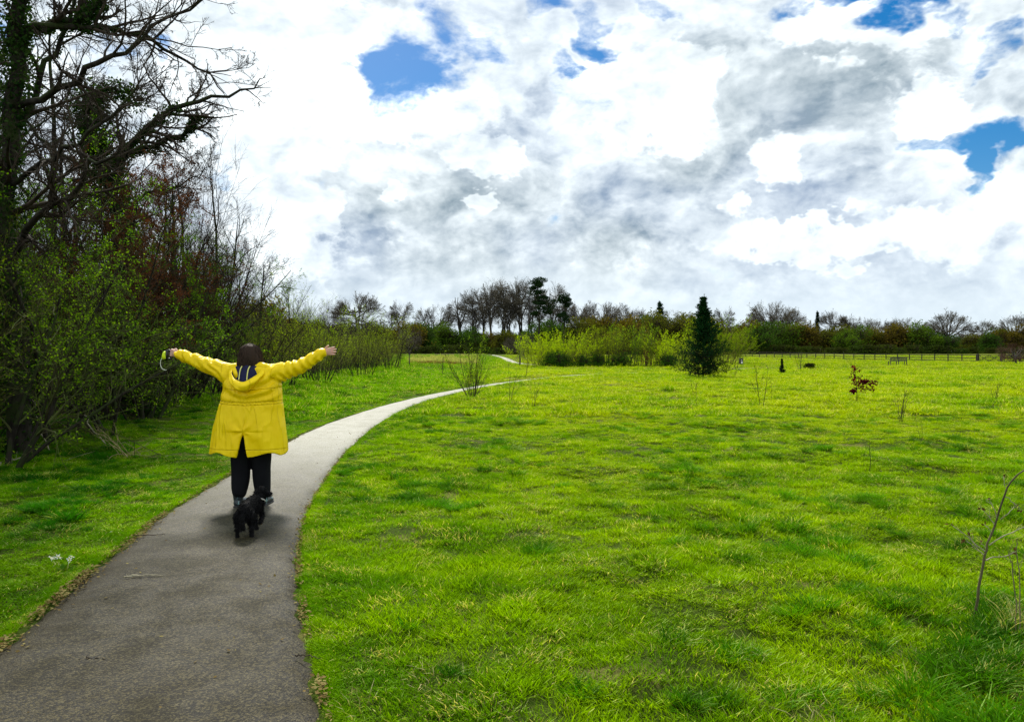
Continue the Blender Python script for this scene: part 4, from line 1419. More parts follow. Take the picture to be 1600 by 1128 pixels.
# ================================================================== coppice in the middle
cop = {'y': fan_shrub('golden_willow', 601, 4.4, 46, .66, M_TWIG_YEL, 4, .085, ang=22, per1=9, per2=5, r=.020, spread=1.5, up=.02),
       'y2': fan_shrub('golden_willow', 602, 4.6, 46, .54, M_TWIG_YEL, 4, .085, ang=22, per1=9, per2=5, r=.020, spread=1.5, up=.02),
       'r': fan_shrub('dogwood', 603, 4.6, 46, .18, M_TWIG_RED, 2, .06, ang=18, per1=8, per2=5, r=.02, spread=1.1, up=.05),
       'r2': fan_shrub('dogwood', 604, 4.4, 46, .22, M_TWIG_MOSS, 3, .06, ang=18, per1=8, per2=5, r=.02, spread=1.1, up=.05)}
yg, og = (2.7, 2.0, .6, 1), (2.2, 1.6, .6, 1)
for px, top, Y, k, c, lab in (
        (838, 520, 79, 'y', yg, 'golden willow at the left end of the coppice'),
        (862, 516, 80, 'y2', yg, 'golden willow, second from the left in the coppice'),
        (888, 514, 79, 'y', yg, 'golden willow, third from the left, beside the red stems'),
        (908, 512, 81, 'r', og, 'leftmost of the upright red stemmed dogwoods in the coppice'),
        (926, 509, 82, 'r', og, 'second upright red stemmed dogwood from the left'),
        (943, 508, 79, 'r2', og, 'brown upright dogwood in the middle of the coppice'),
        (961, 509, 81, 'r', og, 'red stemmed dogwood right of the middle of the coppice'),
        (980, 504, 82, 'r2', (1.7, 1.5, .7, 1), 'pale topped tall dogwood in the coppice'),
        (998, 504, 80, 'r2', (1.7, 1.5, .7, 1), 'tallest pale topped dogwood, right part of the coppice'),
        (1018, 512, 81, 'r', og, 'red stemmed dogwood next to the right-hand golden willows'),
        (1036, 517, 79, 'y2', yg, 'golden willow left of the spruce'),
        (1057, 516, 80, 'y', yg, 'golden willow partly behind the spruce'),
        (1118, 492, 98, 'y2', (1.2, 1.0, .5, 1), 'tall olive willow rising behind the right side of the spruce'),
        (1098, 500, 99, 'r2', og, 'brown stemmed willow directly behind the spruce'),
        (1136, 515, 97, 'y', (1.2, 1.0, .5, 1), 'low olive willow right of the spruce')):
    far(cop[k], px, top, Y, 4.3, lab, 'shrub', 'coppice shrubs in the middle of the field', c, 1.18)
cb = hedge_bush('evergreen_bush', 610, 2.2, 2.3, 2200, .11, 200)
for px, top, Y, lab in ((858, 545, 77.5, 'left'), (884, 549, 77, 'centre left'), (935, 551, 77.5, 'middle'), (966, 550, 78, 'centre right'), (1040, 549, 77, 'right'), (910, 553, 77, 'second from the left')):
    far(cb, px, top, Y, 2.3, 'low dark green bush at the foot of the coppice, %s part' % lab, 'bush', 'dark bushes at the foot of the coppice', (.5, 1.1, .6, 1), 1.1)
cop_b = thicket_shrub('copper_shrub', 620, 3.0, 4, .10, 3, M_TWIG_RED, .2, .6, M_COPPER)
far(cop_b, 1010, 540, 77, 2.6, 'narrow shrub with dead copper leaves in front of the coppice', 'shrub', wide=.5)
far(BT[2], 812, 520, 84, 12.0, 'small bare dark tree at the left side of the golden willows', rz=1)
far(SP[0], 640, 512, 75, 11, 'small bare sapling tree at the far end of the thicket', wide=1.3)

# ================================================================== spruce on its own
spruce = conifer('spruce', 700, 5.25, 2.0, 25, 14, .12, (.006, .026, .007), 1.25, .29)
x, y = G(1099, 590.5)
spruce.location = (x, y, hz1(x, y) - .05)
tag(spruce, 'dark green spruce standing alone in the field right of the coppice', 'tree')

# ================================================================== saplings in the field
lone = fan_shrub('path_willow', 710, 2.0, 15, .50, M_TWIG_MOSS, 3, .022, ang=28, per1=9, per2=6, r=.015, spread=.10, up=.03, wob=.05)
x, y = G(738, 624)
place(lone, (x, y, hz1(x, y) - .02), .6, (1, 1, 1.08), 'lone young willow with budding twigs beside the path', 'shrub', None, (3.2, 2.6, 1.6, 1))
sap = [fan_shrub('field_sapling', 720 + i, 1.5, 2 + i, .16, M_TWIG, 2, .016, ang=34, per1=6, per2=3, r=.010, spread=.03, up=.04, wob=.05) for i in range(3)]
for i, (px, base, h, lab) in enumerate((
        (795, 634, 1.35, 'thin bare sapling right of the lone young willow'), (833, 638, 1.0, 'thin wispy sapling where the path leaves view behind the grass'),
        (690, 586, 1.9, 'thin bare sapling left of the lone willow beyond the path'), (820, 592, 1.8, 'thin sapling just beyond the bend of the path'),
        (1086, 622, .9, 'short bare sapling in front of the spruce'), (1250, 581, 2.4, 'slim pinkish sapling left of the low round shrub'), (1147, 590, 2.2, 'thin sapling between the spruce and the bin'),
        (1190, 640, 1.4, 'faint thin sapling in the grass right of the spruce'), (1407, 662, 1.2, 'thin bare sapling below the bench'), (1337, 592, 1.7, 'thin stem rising behind the red-leaved sapling'),
        (1287, 563, 1.4, 'dark thin sapling in front of the fence'), (1555, 632, 1.0, 'small leafless sapling in the right of the field'), (1440, 700, .5, 'tiny leafless sapling near the dead stems'))):
    x, y = G(px, base)
    place(sap[i % 3], (x, y, hz1(x, y) - .02), rng.uniform(0, 6), h / 1.4, lab, 'sapling', 'saplings planted in the field', (1.2, 1, .7, 1))

# red leaved sapling
rg2 = np.random.default_rng(731)
P0, R0 = limb([(0, 0, -.05), (.01, 0, .35), (-.02, 0, .75), (-.05, .02, 1.08)], .012, .004, 8)
Pa, Ra = limb([(0, 0, .45), (.18, .0, .52), (.42, .03, .58), (.62, .02, .62)], .007, .002, 7)
Pb, Rb = limb([(0, 0, .55), (.14, -.05, .68), (.30, -.06, .72)], .006, .002, 6)
Pc, Rc = limb([(0, 0, .40), (-.08, .05, .45), (-.13, .02, .35)], .006, .002, 5)
T = Acc().add(tubes(P0, R0, 6))
C = Acc()
for P, Rd, n in ((P0[:, 3:], R0[:, 3:], 14), (Pa, Ra, 16), (Pb, Rb, 12), (Pc, Rc, 8)):
    C.add(tubes(P, Rd, 4), 0)
    P1, R1 = spawn(rg2, P, Rd, n + 4, .05, 1, 60, .42, 4, .15, 0, .6, .4, .0015)
    C.add(tubes(P1, R1, 3), 0)
    C.add(leaves_on(rg2, P1, 9, .060, .1, .3, .02, .8), 1)
M_RED = leafy('dark_red_leaf', ((.075, .006, .014), (.13, .012, .022), (.040, .005, .012)), .35, pscale=6, tcol=(1.3, .6, .5))
red = make_plant('red_leaved_sapling', T, C, [M_BARK], [M_TWIG_RED, M_RED], smooth=False)
x, y = G(1339, 631)
red.location = (x, y, hz1(x, y) - .02)
tag(red, 'young copper beech sapling with dark red leaves in the open grass', 'sapling')

# low round shrub and little dark juniper
lrs = hedge_bush('low_shrub', 740, .55, .55, 1400, .05, 160)
x, y = G(1265, 577)
place(lrs, (x, y, hz1(x, y)), 0, (1.25, 1.25, .95), 'low dark rounded shrub in the far part of the field', 'shrub', None, (.35, .5, .4, 1))
jun = conifer('young_juniper', 745, 1.15, .26, 12, 8, .07, (.010, .022, .010), .8)
x, y = G(1222, 585)
place(jun, (x, y, hz1(x, y)), 0, 1.0, 'tiny dark conifer right of the pale bit of path', 'sapling')

# ================================================================== box geometry helper
def add_box(bm, cx, cy, cz, sx, sy, sz, rot=None, bev=0.0):
    r = bmesh.ops.create_cube(bm, size=1.0)
    vs = r['verts']
    M = Matrix.Translation((cx, cy, cz)) @ (rot.to_4x4() if rot is not None else Matrix.Identity(4)) @ Matrix.Diagonal((sx, sy, sz, 1))
    bmesh.ops.transform(bm, matrix=M, verts=vs)
    if bev:
        es = list({e for v in vs for e in v.link_edges})
        bmesh.ops.bevel(bm, geom=es, offset=bev, segments=1, affect='EDGES')


def box_mesh(name, mat, boxes, bev=0.0):
    bm = bmesh.new()
    for b_ in boxes: add_box(bm, *b_, bev=bev)
    me = bpy.data.meshes.new(name)
    bm.to_mesh(me); bm.free()
    me.materials.append(mat)
    return me


M_OLDWOOD = plain('weathered_fence_wood', (.055, .050, .036), .85, .2, .45, 9, .4)
M_BENCH = plain('dark_bench_wood', (.045, .040, .036), .6, .3, .4, 12, .3)

# ================================================================== post and rail fence with a field gate
FA, FB = np.array([53.0, 178.0]), np.array([74.3, 117.0])
fd = (FB - FA) / np.linalg.norm(FB - FA)
bay = 2.55
nb = int(np.linalg.norm(FB - FA) / bay)
ang = math.atan2(fd[1], fd[0])
post_me = box_mesh('fence_post', M_OLDWOOD, [(0, 0, .60, .13, .13, 1.30)], .012)
rail_me = box_mesh('fence_rail', M_OLDWOOD, [(bay / 2, 0, 0, bay - .02, .045, .11)], .008)


def fence_run(start, count, label):
    root = empty('wooden_fence', (start[0], start[1], 0))
    tag(root, label, 'fence')
    for i in range(count + 1):
        p = fd * bay * i
        z = hz1(start[0] + p[0], start[1] + p[1])
        o = link('post', post_me, root, (p[0], p[1], z), (0, 0, ang))
        if i < count:
            q = fd * bay * (i + 1)
            z2 = hz1(start[0] + q[0], start[1] + q[1])
            for rz_ in (1.12, .66, .22):
                link('rail', rail_me, root, (p[0] + fd[1] * -.06, p[1] + fd[0] * .06, z + rz_), (0, -math.atan2(z2 - z, bay), ang))
    return root


fence_run(FA, nb, 'weathered post and rail fence running behind the bench to the field gate')
gs = FA + fd * bay * nb + fd * .25
ge = gs + fd * 4.0
fence_run(ge + fd * .35, 11, 'short run of post and rail fence right of the field gate')
gz = hz1(gs[0], gs[1])
gate = empty('field_gate', (gs[0], gs[1], gz), ang)
tag(gate, 'wooden five bar field gate with crossed braces near the right edge', 'gate')
gw = 3.75
for xx, nm in ((0, 'gate_post'), (gw + .22, 'gate_post')):
    link(nm, box_mesh('gate_post', M_OLDWOOD, [(0, 0, .65, .24, .24, 1.45)], .02), gate, (xx, 0, 0))
link('stile', box_mesh('hanging_stile', M_OLDWOOD, [(0, 0, .66, .10, .07, 1.15)]), gate, (.20, 0, 0))
link('stile', box_mesh('closing_stile', M_OLDWOOD, [(0, 0, .62, .09, .07, 1.05)]), gate, (gw - .02, 0, 0))
for z_ in (.20, .42, .66, .90, 1.14):
    link('bar', box_mesh('gate_bar', M_OLDWOOD, [(gw / 2 + .09, .0, 0, gw - .30, .03, .085)]), gate, (0, 0, z_))
for a_, c_ in ((.25, 1.95), (1.95, 3.65)):
    for s_ in (1, -1):
        l_ = math.hypot(c_ - a_, .92)
        link('brace', box_mesh('gate_brace', M_OLDWOOD, [(0, 0, 0, l_, .025, .075)]), gate, ((a_ + c_) / 2, -.035 - .012 * (s_ > 0), .67), (0, s_ * math.atan2(.92, c_ - a_), 0))

# ================================================================== bench
x, y = G(1402.5, 571.5)
bench = empty('park_bench', (x, y, hz1(x, y)), R(4))
tag(bench, 'dark wooden park bench with a slatted back in front of the fence', 'bench')
W_ = 1.95
for sx in (-W_ / 2, 0, W_ / 2):
    link('leg', box_mesh('front_leg', M_BENCH, [(0, .22, .22, .07, .07, .46)]), bench, (sx, 0, 0))
    link('leg', box_mesh('rear_leg', M_BENCH, [(0, -.22, .42, .07, .07, .88)]), bench, (sx, 0, 0))
for k in range(5):
    link('seat_slat', box_mesh('seat_slat', M_BENCH, [(0, -.17 + .095 * k, .455, W_ + .06, .075, .028)]), bench)
link('back_rail', box_mesh('back_rail', M_BENCH, [(0, -.215, .86, W_ + .06, .05, .09)]), bench)
link('back_rail', box_mesh('back_rail', M_BENCH, [(0, -.215, .53, W_ + .06, .05, .07)]), bench)
bs = box_mesh('back_slat', M_BENCH, [(0, -.215, .69, .045, .025, .27)])
for k in range(17):
    link('back_slat', bs, bench, (-W_ / 2 + .12 + k * (W_ - .24) / 16, 0, 0))
for sx in (-W_ / 2, W_ / 2):
    link('armrest', box_mesh('armrest', M_BENCH, [(0, .02, .66, .08, .52, .035)]), bench, (sx, 0, 0))

# ================================================================== litter bin
x, y = G(1158, 570.5)
bin_ = empty('litter_bin', (x, y, hz1(x, y)))
tag(bin_, 'small black litter bin with a white notice on its front', 'bin')
M_BIN = plain('black_plastic', (.012, .012, .013), .45, .4, .1)
M_WHITE = plain('white_notice', (.80, .80, .78), .5, .3, .05)
link('body', box_mesh('bin_body', M_BIN, [(0, 0, .42, .44, .36, .60)], .03), bin_)
link('lid', box_mesh('bin_lid', M_BIN, [(0, 0, .79, .48, .40, .12)], .05), bin_)
link('post', box_mesh('bin_post', M_BIN, [(0, .02, .07, .12, .12, .20)]), bin_)
link('notice', box_mesh('bin_notice', M_WHITE, [(.03, -.186, .34, .20, .008, .26)]), bin_)
link('label', box_mesh('bin_label', M_WHITE, [(.0, -.188, .62, .15, .008, .07)]), bin_)

# ================================================================== reeds beyond the side path
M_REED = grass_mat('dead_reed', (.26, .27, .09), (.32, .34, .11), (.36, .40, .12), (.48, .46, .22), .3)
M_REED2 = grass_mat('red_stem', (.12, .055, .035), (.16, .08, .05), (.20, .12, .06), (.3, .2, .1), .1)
reed_t = [tuft_mesh('reed_tuft', M_REED, rg, 60, .5, .25, .65, .030, .25, 2) for _ in range(3)]
red_t = [tuft_mesh('dock_tuft', M_REED2, rg, 50, .5, .2, .45, .030, .3, 2) for _ in range(2)]
n = 420
px = rg.uniform(638, 748, n); row = rg.uniform(560.5, 570, n)
kp = vnoise(px * .06, row * .5, 3) > rg.uniform(.2, .6, n); px, row = px[kp], row[kp]; n = len(px)
Y = EYE * F / (row - HOR); X = (px - 800) / F * Y
scatter_object('reeds', 'pale straw coloured reeds beyond the far end of the thicket', np.c_[X, Y, height(X, Y)], rg.uniform(0, 6, n), rg.uniform(.6, 1.1, n), reed_t, M_REED)
n = 160
px = rg.uniform(640, 728, n); row = rg.uniform(566, 572, n)
Y = EYE * F / (row - HOR); X = (px - 800) / F * Y
scatter_object('dead_dock_stems', 'low reddish dead stems in front of the pale reeds', np.c_[X, Y, height(X, Y)], rg.uniform(0, 6, n), rg.uniform(.5, .9, n), red_t, M_REED2)

# ================================================================== figures: solids merged by voxel remesh into one skin
class Solid:
    """collects closed tapered tubes; bake() fuses them into ONE continuous surface"""
    def __init__(s): s.bm = bmesh.new()

    def tube(s, pts, radii, sides=16, flat=None, sub=2, up=(0, 0, 1)):
        p = smooth_line3(np.array(pts, float), sub) if len(pts) > 2 else np.array(pts, float)
        t0 = np.linspace(0, 1, len(pts)); t1 = np.linspace(0, 1, len(p))
        rr = np.array([np.interp(t1, t0, [r[j] if isinstance(r, (tuple, list)) else r for r in radii]) for j in (0, 1)])
        T = unit(np.gradient(p, axis=0))
        u0 = np.array(up, float)
        rings = []
        # rounded caps
        caps = [(-.92, .38), (-.7, .71), (-.38, .92)]
        seq = []
        r0 = rr[:, 0].mean(); r1 = rr[:, -1].mean()
        for c, k in caps: seq.append((p[0] + T[0] * r0 * c, T[0], rr[0, 0] * k, rr[1, 0] * k))
        for i in range(len(p)): seq.append((p[i], T[i], rr[0, i], rr[1, i]))
        for c, k in reversed(caps): seq.append((p[-1] - T[-1] * r1 * c, T[-1], rr[0, -1] * k, rr[1, -1] * k))
        for c, t, a, b_ in seq:
            A_ = np.cross(t, u0)
            if np.linalg.norm(A_) < 1e-3: A_ = np.cross(t, [0, 1, 0.01])
            A_ = A_ / np.linalg.norm(A_); B_ = np.cross(A_, t)
            rings.append([s.bm.verts.new(c + A_ * a * math.cos(q) + B_ * b_ * math.sin(q)) for q in np.linspace(0, 2 * math.pi, sides, endpoint=False)])
        s.rings(rings)
        return s

    def rings(s, rings, closed=True):
        n = len(rings[0])
        for r0, r1 in zip(rings[:-1], rings[1:]):
            for i in range(n):
                s.bm.faces.new((r0[i], r0[(i + 1) % n], r1[(i + 1) % n], r1[i]))
        if closed:
            s.bm.faces.new(rings[0][::-1]); s.bm.faces.new(rings[-1])

    def ball(s, c, r, seg=14):
        rx, ry, rz = r if isinstance(r, (tuple, list)) else (r, r, r)
        m4 = Matrix.Translation(c) @ Matrix.Diagonal((rx, ry, rz, 1))
        bmesh.ops.create_uvsphere(s.bm, u_segments=seg, v_segments=seg // 2 + 2, radius=1.0, matrix=m4)
        return s

    def bake(s, name, voxel, mats, smooth=4, displace=None, adapt=0.0):
        bmesh.ops.recalc_face_normals(s.bm, faces=s.bm.faces)
        me = bpy.data.meshes.new(name + '_raw')
        s.bm.to_mesh(me); s.bm.free()
        tmp = bpy.data.objects.new(name + '_raw', me)
        COL.objects.link(tmp)
        md = tmp.modifiers.new('r', 'REMESH'); md.mode = 'VOXEL'; md.voxel_size = voxel; md.adaptivity = adapt
        if smooth:
            ms = tmp.modifiers.new('s', 'SMOOTH'); ms.iterations = smooth; ms.factor = .5
        dg = bpy.context.evaluated_depsgraph_get()
        out = bpy.data.meshes.new_from_object(tmp.evaluated_get(dg))
        bpy.data.objects.remove(tmp)
        out.name = name
        if displace:
            n = len(out.vertices)
            co = np.empty(n * 3, np.float32); out.vertices.foreach_get('co', co); co = co.reshape(-1, 3)
            no = np.empty(n * 3, np.float32); out.vertex_normals.foreach_get('vector', no); no = no.reshape(-1, 3)
            co = co + no * displace(co, no)[:, None]
            out.vertices.foreach_set('co', co.astype(np.float32).ravel())
        out.polygons.foreach_set('use_smooth', np.ones(len(out.polygons), bool))
        out.materials.clear()
        for m_ in mats: out.materials.append(m_)
        out.update()
        return out


def n3(co, sx, sy, sz, seed=0):
    """cheap 3d-ish noise from two 2d slices"""
    a = vnoise(co[:, 0] * sx + co[:, 1] * sy * .7, co[:, 2] * sz + co[:, 1] * sy * .5, seed)
    c = vnoise(co[:, 1] * sy + 3.1 + co[:, 0] * sx * .4, co[:, 2] * sz * .9 + 1.7, seed + 1)
    return (a + c) * .5


# ------------------------------------------------------------------ the person
def skin_mat():
    mt, b, out = new_mat('skin')
    co = b.node('ShaderNodeTexCoord').outputs['Object']
    c = b.mix(b.noise(co, 30, 3, .5), (.56, .32, .24), (.66, .41, .32))
    principled(b, out, c, .5, .4, Subsurface_Weight=.1)
    return mt


def coat_mat():
    mt, b, out = new_mat('yellow_rain_cloth')
    co = b.node('ShaderNodeTexCoord').outputs['Object']
    n = b.noise(co, 3.5, 4, .6)
    X, Y, Z = b.sep(co)
    c = b.mix(b.ramp(n, .3, .7), (.97, .66, .0), (1.0, .72, .001))
    f0 = b.noise(b.v('MULTIPLY', co, (6, 6, 1.3)), 1.0, 2, .5, dist=.3)
    fold = b.m('POWER', b.m('SUBTRACT', 1.0, b.m('ABSOLUTE', b.m('MULTIPLY', b.m('SUBTRACT', f0, .5), 9.0)), clamp=True), 3.0)
    fold = b.m('ADD', b.m('MULTIPLY', fold, .55), b.m('MULTIPLY', b.noise(b.v('MULTIPLY', co, (17, 17, 8)), 1.0, 1, .4, dist=.5), .9))
    fine = b.noise(co, 60, 3, .6)
    # seams: waist casing, yoke line, centre seam
    def seam(h, w=.004):
        return b.ramp(b.m('ABSOLUTE', b.m('SUBTRACT', Z, h)), w, 0.0)
    wob = b.m('MULTIPLY', b.m('ABSOLUTE', X), .05)
    s = b.m('MAXIMUM', seam(b.m('ADD', 1.055, wob)), seam(b.m('ADD', 1.085, wob)))
    s = b.m('MAXIMUM', s, seam(.610, .003))
    yoke = b.m('ADD', 1.205, b.m('MULTIPLY', b.m('ABSOLUTE', X), .10))
    s = b.m('MAXIMUM', s, b.m('MULTIPLY', seam(yoke, .004), 1.0))
    inside = b.ramp(b.m('ABSOLUTE', X), .40, .39)
    s = b.m('MULTIPLY', s, inside)
    c = b.mix(b.m('MULTIPLY', s, .35), c, (.50, .27, .004))
    h = b.m('ADD', b.m('MULTIPLY', fold, 1.0), b.m('MULTIPLY', fine, .008))
    h = b.m('SUBTRACT', h, b.m('MULTIPLY', s, .5))
    principled(b, out, c, .44, .20, h, .85, .016)
    return mt


M_SKIN = skin_mat()
M_COAT = coat_mat()
M_LINING = plain('navy_lining', (.010, .012, .055), .7, .2, .4, 30)
M_CORD = plain('pale_yellow_cord', (.75, .72, .22), .7, .2, .1)
M_TROUSER = plain('black_trouser_cloth', (.007, .007, .009), .85, .12, .3, 12, .2)
M_CHROME = plain('grey_rubber', (.05, .05, .05), .6, .3)


def boot_mat():
    mt, b, out = new_mat('patterned_boot')
    co = b.node('ShaderNodeTexCoord').outputs['Object']
    v = b.node('ShaderNodeTexVoronoi'); v.inputs['Scale'].default_value = 26
    v.feature = 'DISTANCE_TO_EDGE'
    b.put(v.inputs['Vector'], b.v('ADD', co, b.v('SCALE', b.noise(co, 12, 3, .6, color=True), scale=.06)))
    k = b.ramp(v.outputs['Distance'], .10, .03)
    k2 = b.ramp(b.noise(co, 9, 3, .6), .46, .56)
    c = b.mix(b.m('MULTIPLY', k, k2), (.012, .020, .024), (.30, .50, .50))
    principled(b, out, c, .4, .5)
    return mt


M_BOOT = boot_mat()

fx, fy = -2.72, 7.65
fz = 0.02
person = empty('person', (fx, fy, fz))
tag(person, 'person in a long yellow raincoat walking away on the path with both arms flung wide', 'person')

# limb landmarks (x right, y away, z up), metres
sh = {-1: (-.185, .00, 1.405), 1: (.245, .00, 1.405)}
el = {-1: (-.485, .03, 1.49), 1: (.515, .03, 1.455)}
wr = {-1: (-.735, .05, 1.572), 1: (.735, .05, 1.585)}

B = Solid()
B.tube([(.02, .02, .92), (.03, .02, 1.08), (.03, .01, 1.25), (.03, .01, 1.38)], [(.17, .12), (.15, .11), (.18, .12), (.17, .10)], up=(0, 1, 0))
B.tube([(.02, .0, 1.38), (.01, .0, 1.47), (.005, .015, 1.52)], [.07, .055, .055])
B.ball((.005, .030, 1.575), (.078, .098, .108))
B.ball((.005, .105, 1.520), (.045, .045, .045))         # chin and jaw
B.ball((.005, .135, 1.575), (.014, .022, .020))         # nose
for s_ in (-1, 1):
    B.ball((.005 + s_ * .082, .020, 1.560), (.010, .020, .030))     # ears
    B.ball((.005 + s_ * .030, .115, 1.598), (.016, .012, .010))     # eyes, lids
    B.tube([sh[s_], ((sh[s_][0] + el[s_][0]) / 2, .01, (sh[s_][2] + el[s_][2]) / 2), el[s_]], [.056, .048, .042])
    B.tube([el[s_], ((wr[s_][0] + el[s_][0]) / 2, .03, (wr[s_][2] + el[s_][2]) / 2), wr[s_]], [.043, .036, .027])
    B.tube([(.012 + s_ * .085, .0, .90), (.012 + s_ * .107, .01 + .012 * s_, .50), (.007 + s_ * .117, .02 + .03 * s_, .12)], [.085, .055, .036])
B.ball((.005, .128, 1.540), (.024, .010, .008))         # mouth
# right hand (open, palm forward, fingers together and pointing out)
w_ = np.array(wr[1]); dv = np.array([.93, .05, .20]); dv = dv / np.linalg.norm(dv); upv_ = np.array([-.20, 0, .98])
palm0, palm1 = w_ + dv * .015, w_ + dv * .085
B.tube([w_ - dv * .03, palm0, palm1], [(.022, .026), (.018, .034), (.014, .040)], up=(0, 0, 1), sides=14)
for k, (off, ln, tilt) in enumerate(((.031, .070, .10), (.011, .080, .03), (-.010, .074, -.05), (-.029, .058, -.14))):
    r0_ = palm1 - dv * .01 + upv_ * off
    d1 = dv + upv_ * tilt; d1 /= np.linalg.norm(d1)
    a1 = r0_ + d1 * ln * .45; a2 = a1 + (d1 + np.array([0, .18, -.02])) * ln * .32; a3 = a2 + (d1 + np.array([0, .35, -.05])) * ln * .25
    B.tube([r0_, a1, a2, a3], [.0095, .009, .0085, .0070], sides=10, sub=1)
th = w_ + dv * .03 + upv_ * .022
B.tube([th, th + dv * .030 + upv_ * .030, th + dv * .058 + upv_ * .042], [.012, .0105, .0085], sides=10, sub=1)
# left hand closed round the lead handle
w_ = np.array(wr[-1]); dv = np.array([-.95, .03, .22]); dv /= np.linalg.norm(dv)
upl = np.array([.22, 0, .97])
B.tube([w_ - dv * .03, w_ + dv * .015, w_ + dv * .075], [(.024, .027), (.020, .034), (.018, .040)], up=(0, 0, 1), sides=14)
pk = w_ + dv * .085
for k, (off, ln) in enumerate(((.030, .9), (.010, 1.0), (-.011, .96), (-.030, .82))):
    a0 = pk + upl * off + np.array([0, -.012, 0])
    B.tube([a0, a0 + dv * .026 * ln + np.array([0, .016, 0]), a0 + dv * .020 * ln + np.array([0, .044, 0]), a0 + dv * -.008 + np.array([0, .050, 0])], [.0105, .010, .0095, .008], sides=10, sub=1)
ta = w_ + dv * .035 + upl * .026
B.tube([ta, ta + dv * .028 + upl * .022 + np.array([0, .012, 0]), ta + dv * .050 + upl * .010 + np.array([0, .030, 0])], [.0125, .011, .009], sides=10, sub=1)
link('body', B.bake('body', .0052, [M_SKIN], 3), person)

# coat -------------------------------------------------------------
prof = [  # z, left x, right x, depth back, depth front
    (1.475, -.085, .110, .075, .06), (1.455, -.150, .185, .095, .08), (1.430, -.215, .265, .115, .10), (1.380, -.245, .300, .140, .12), (1.300, -.260, .320, .155, .13),
    (1.200, -.272, .335, .165, .14), (1.080, -.300, .343, .165, .15), (.950, -.335, .352, .180, .16), (.800, -.368, .366, .195, .17), (.680, -.395, .378, .205, .18), (.575, -.408, .382, .210, .19)]
pz = np.array(prof)[::-1]
zs = np.linspace(.575, 1.475, 60)
NS = 96
SL_TOP = .79
C_ = Solid()


def coat_ring(z, inset=0.0, hem=0.0):
    xl, xr, db, df = [np.interp(z, pz[:, 0], pz[:, j]) for j in (1, 2, 3, 4)]
    gap = 0.0
    if z < SL_TOP: gap = .058 * ((SL_TOP - z) / (SL_TOP - .575)) ** .9
    cx, hw = (xl + xr) / 2, (xr - xl) / 2 - inset
    xslit = -.005
    out_ = []
    th_s = math.acos(max(-1, min(1, (xslit - cx) / hw)))  # back half: y negative
    for i in range(NS + 1):
        f = i / NS
        # start at the slit (back centre), go round and come back to it
        a = -math.pi / 2 + 2 * math.pi * f
        ca, sa = math.cos(a), math.sin(a)
        e = .82
        x = cx + hw * math.copysign(abs(ca) ** e, ca)
        y = math.copysign(abs(sa) ** e, sa) * ((db if sa < 0 else df) - inset)
        d_ = min(f, 1 - f)
        # drape: vertical flutes growing to the hem
        fl = max(0, (1.05 - z)) * .050
        y += fl * .55 * math.sin(9 * a + 1.3) * (1 if sa < 0 else .6) * min(1, abs(sa) * 1.5)
        x += fl * .30 * math.sin(7 * a + .4) * abs(ca)
        if gap and d_ < .12:
            k = (1 - d_ / .12)
            x += (gap * k + .0) * (1 if f < .5 else -1)
            y += .012 * k
        if z >= SL_TOP and d_ < 1e-6: pass
        zz = z + (hem * .02 * math.sin(5 * a)) - hem * .02 * (sa < 0) * abs(sa)
        out_.append(Vector((x, y + .01, zz)))
    return out_


outer = [coat_ring(z, 0.0, max(0, 1 - (z - .575) / .15)) for z in zs]
T_ = .013
inner = [coat_ring(z, T_, max(0, 1 - (z - .575) / .15)) for z in zs if z < 1.30]
bm = C_.bm
vo = [[bm.verts.new(v) for v in r] for r in outer]
vi = [[bm.verts.new(v) for v in r] for r in inner]
for g, flip in ((vo, False), (vi, True)):
    for r0_, r1_ in zip(g[:-1], g[1:]):
        for i in range(NS):
            f_ = (r0_[i], r0_[i + 1], r1_[i + 1], r1_[i])
            bm.faces.new(f_[::-1] if flip else f_)
for i in range(NS): bm.faces.new((vo[0][i + 1], vo[0][i], vi[0][i], vi[0][i + 1]))
bm.faces.new(vo[-1][:-1]); bm.faces.new(vi[-1][:-1][::-1])
# slit edges: join outer and inner along the opening
ns_ = sum(1 for z in zs if z < SL_TOP) + 1
for j in range(ns_ - 1):
    for c0 in (0, NS):
        q = (vo[j][c0], vo[j + 1][c0], vi[j + 1][c0], vi[j][c0])
        bm.faces.new(q if c0 == 0 else q[::-1])
bmesh.ops.remove_doubles(bm, verts=bm.verts, dist=.0004)
# sleeves
for s_ in (-1, 1):
    a, e_, w_ = [np.array(q) for q in (sh[s_], el[s_], wr[s_])]
    a2 = a + np.array([-.05 * s_, 0, -.045])
    m1, m2 = a * .5 + e_ * .5, e_ * .5 + w_ * .5
    m1 = m1 + np.array([0, 0, -.022])
    C_.tube([a2, a + np.array([.02 * s_, 0, -.035]), m1, e_ + np.array([0, 0, -.012]), m2 + np.array([0, 0, -.006]), w_ - (w_ - e_) * .10, w_],
            [(.100, .105), (.108, .115), (.088, .094), (.080, .076), (.070, .066), (.060, .055), (.062, .056)], sides=20)
C_.tube([(-.16, -.02, 1.425), (.02, -.03, 1.452), (.215, -.02, 1.425)], [.055, .062, .055], sides=14)


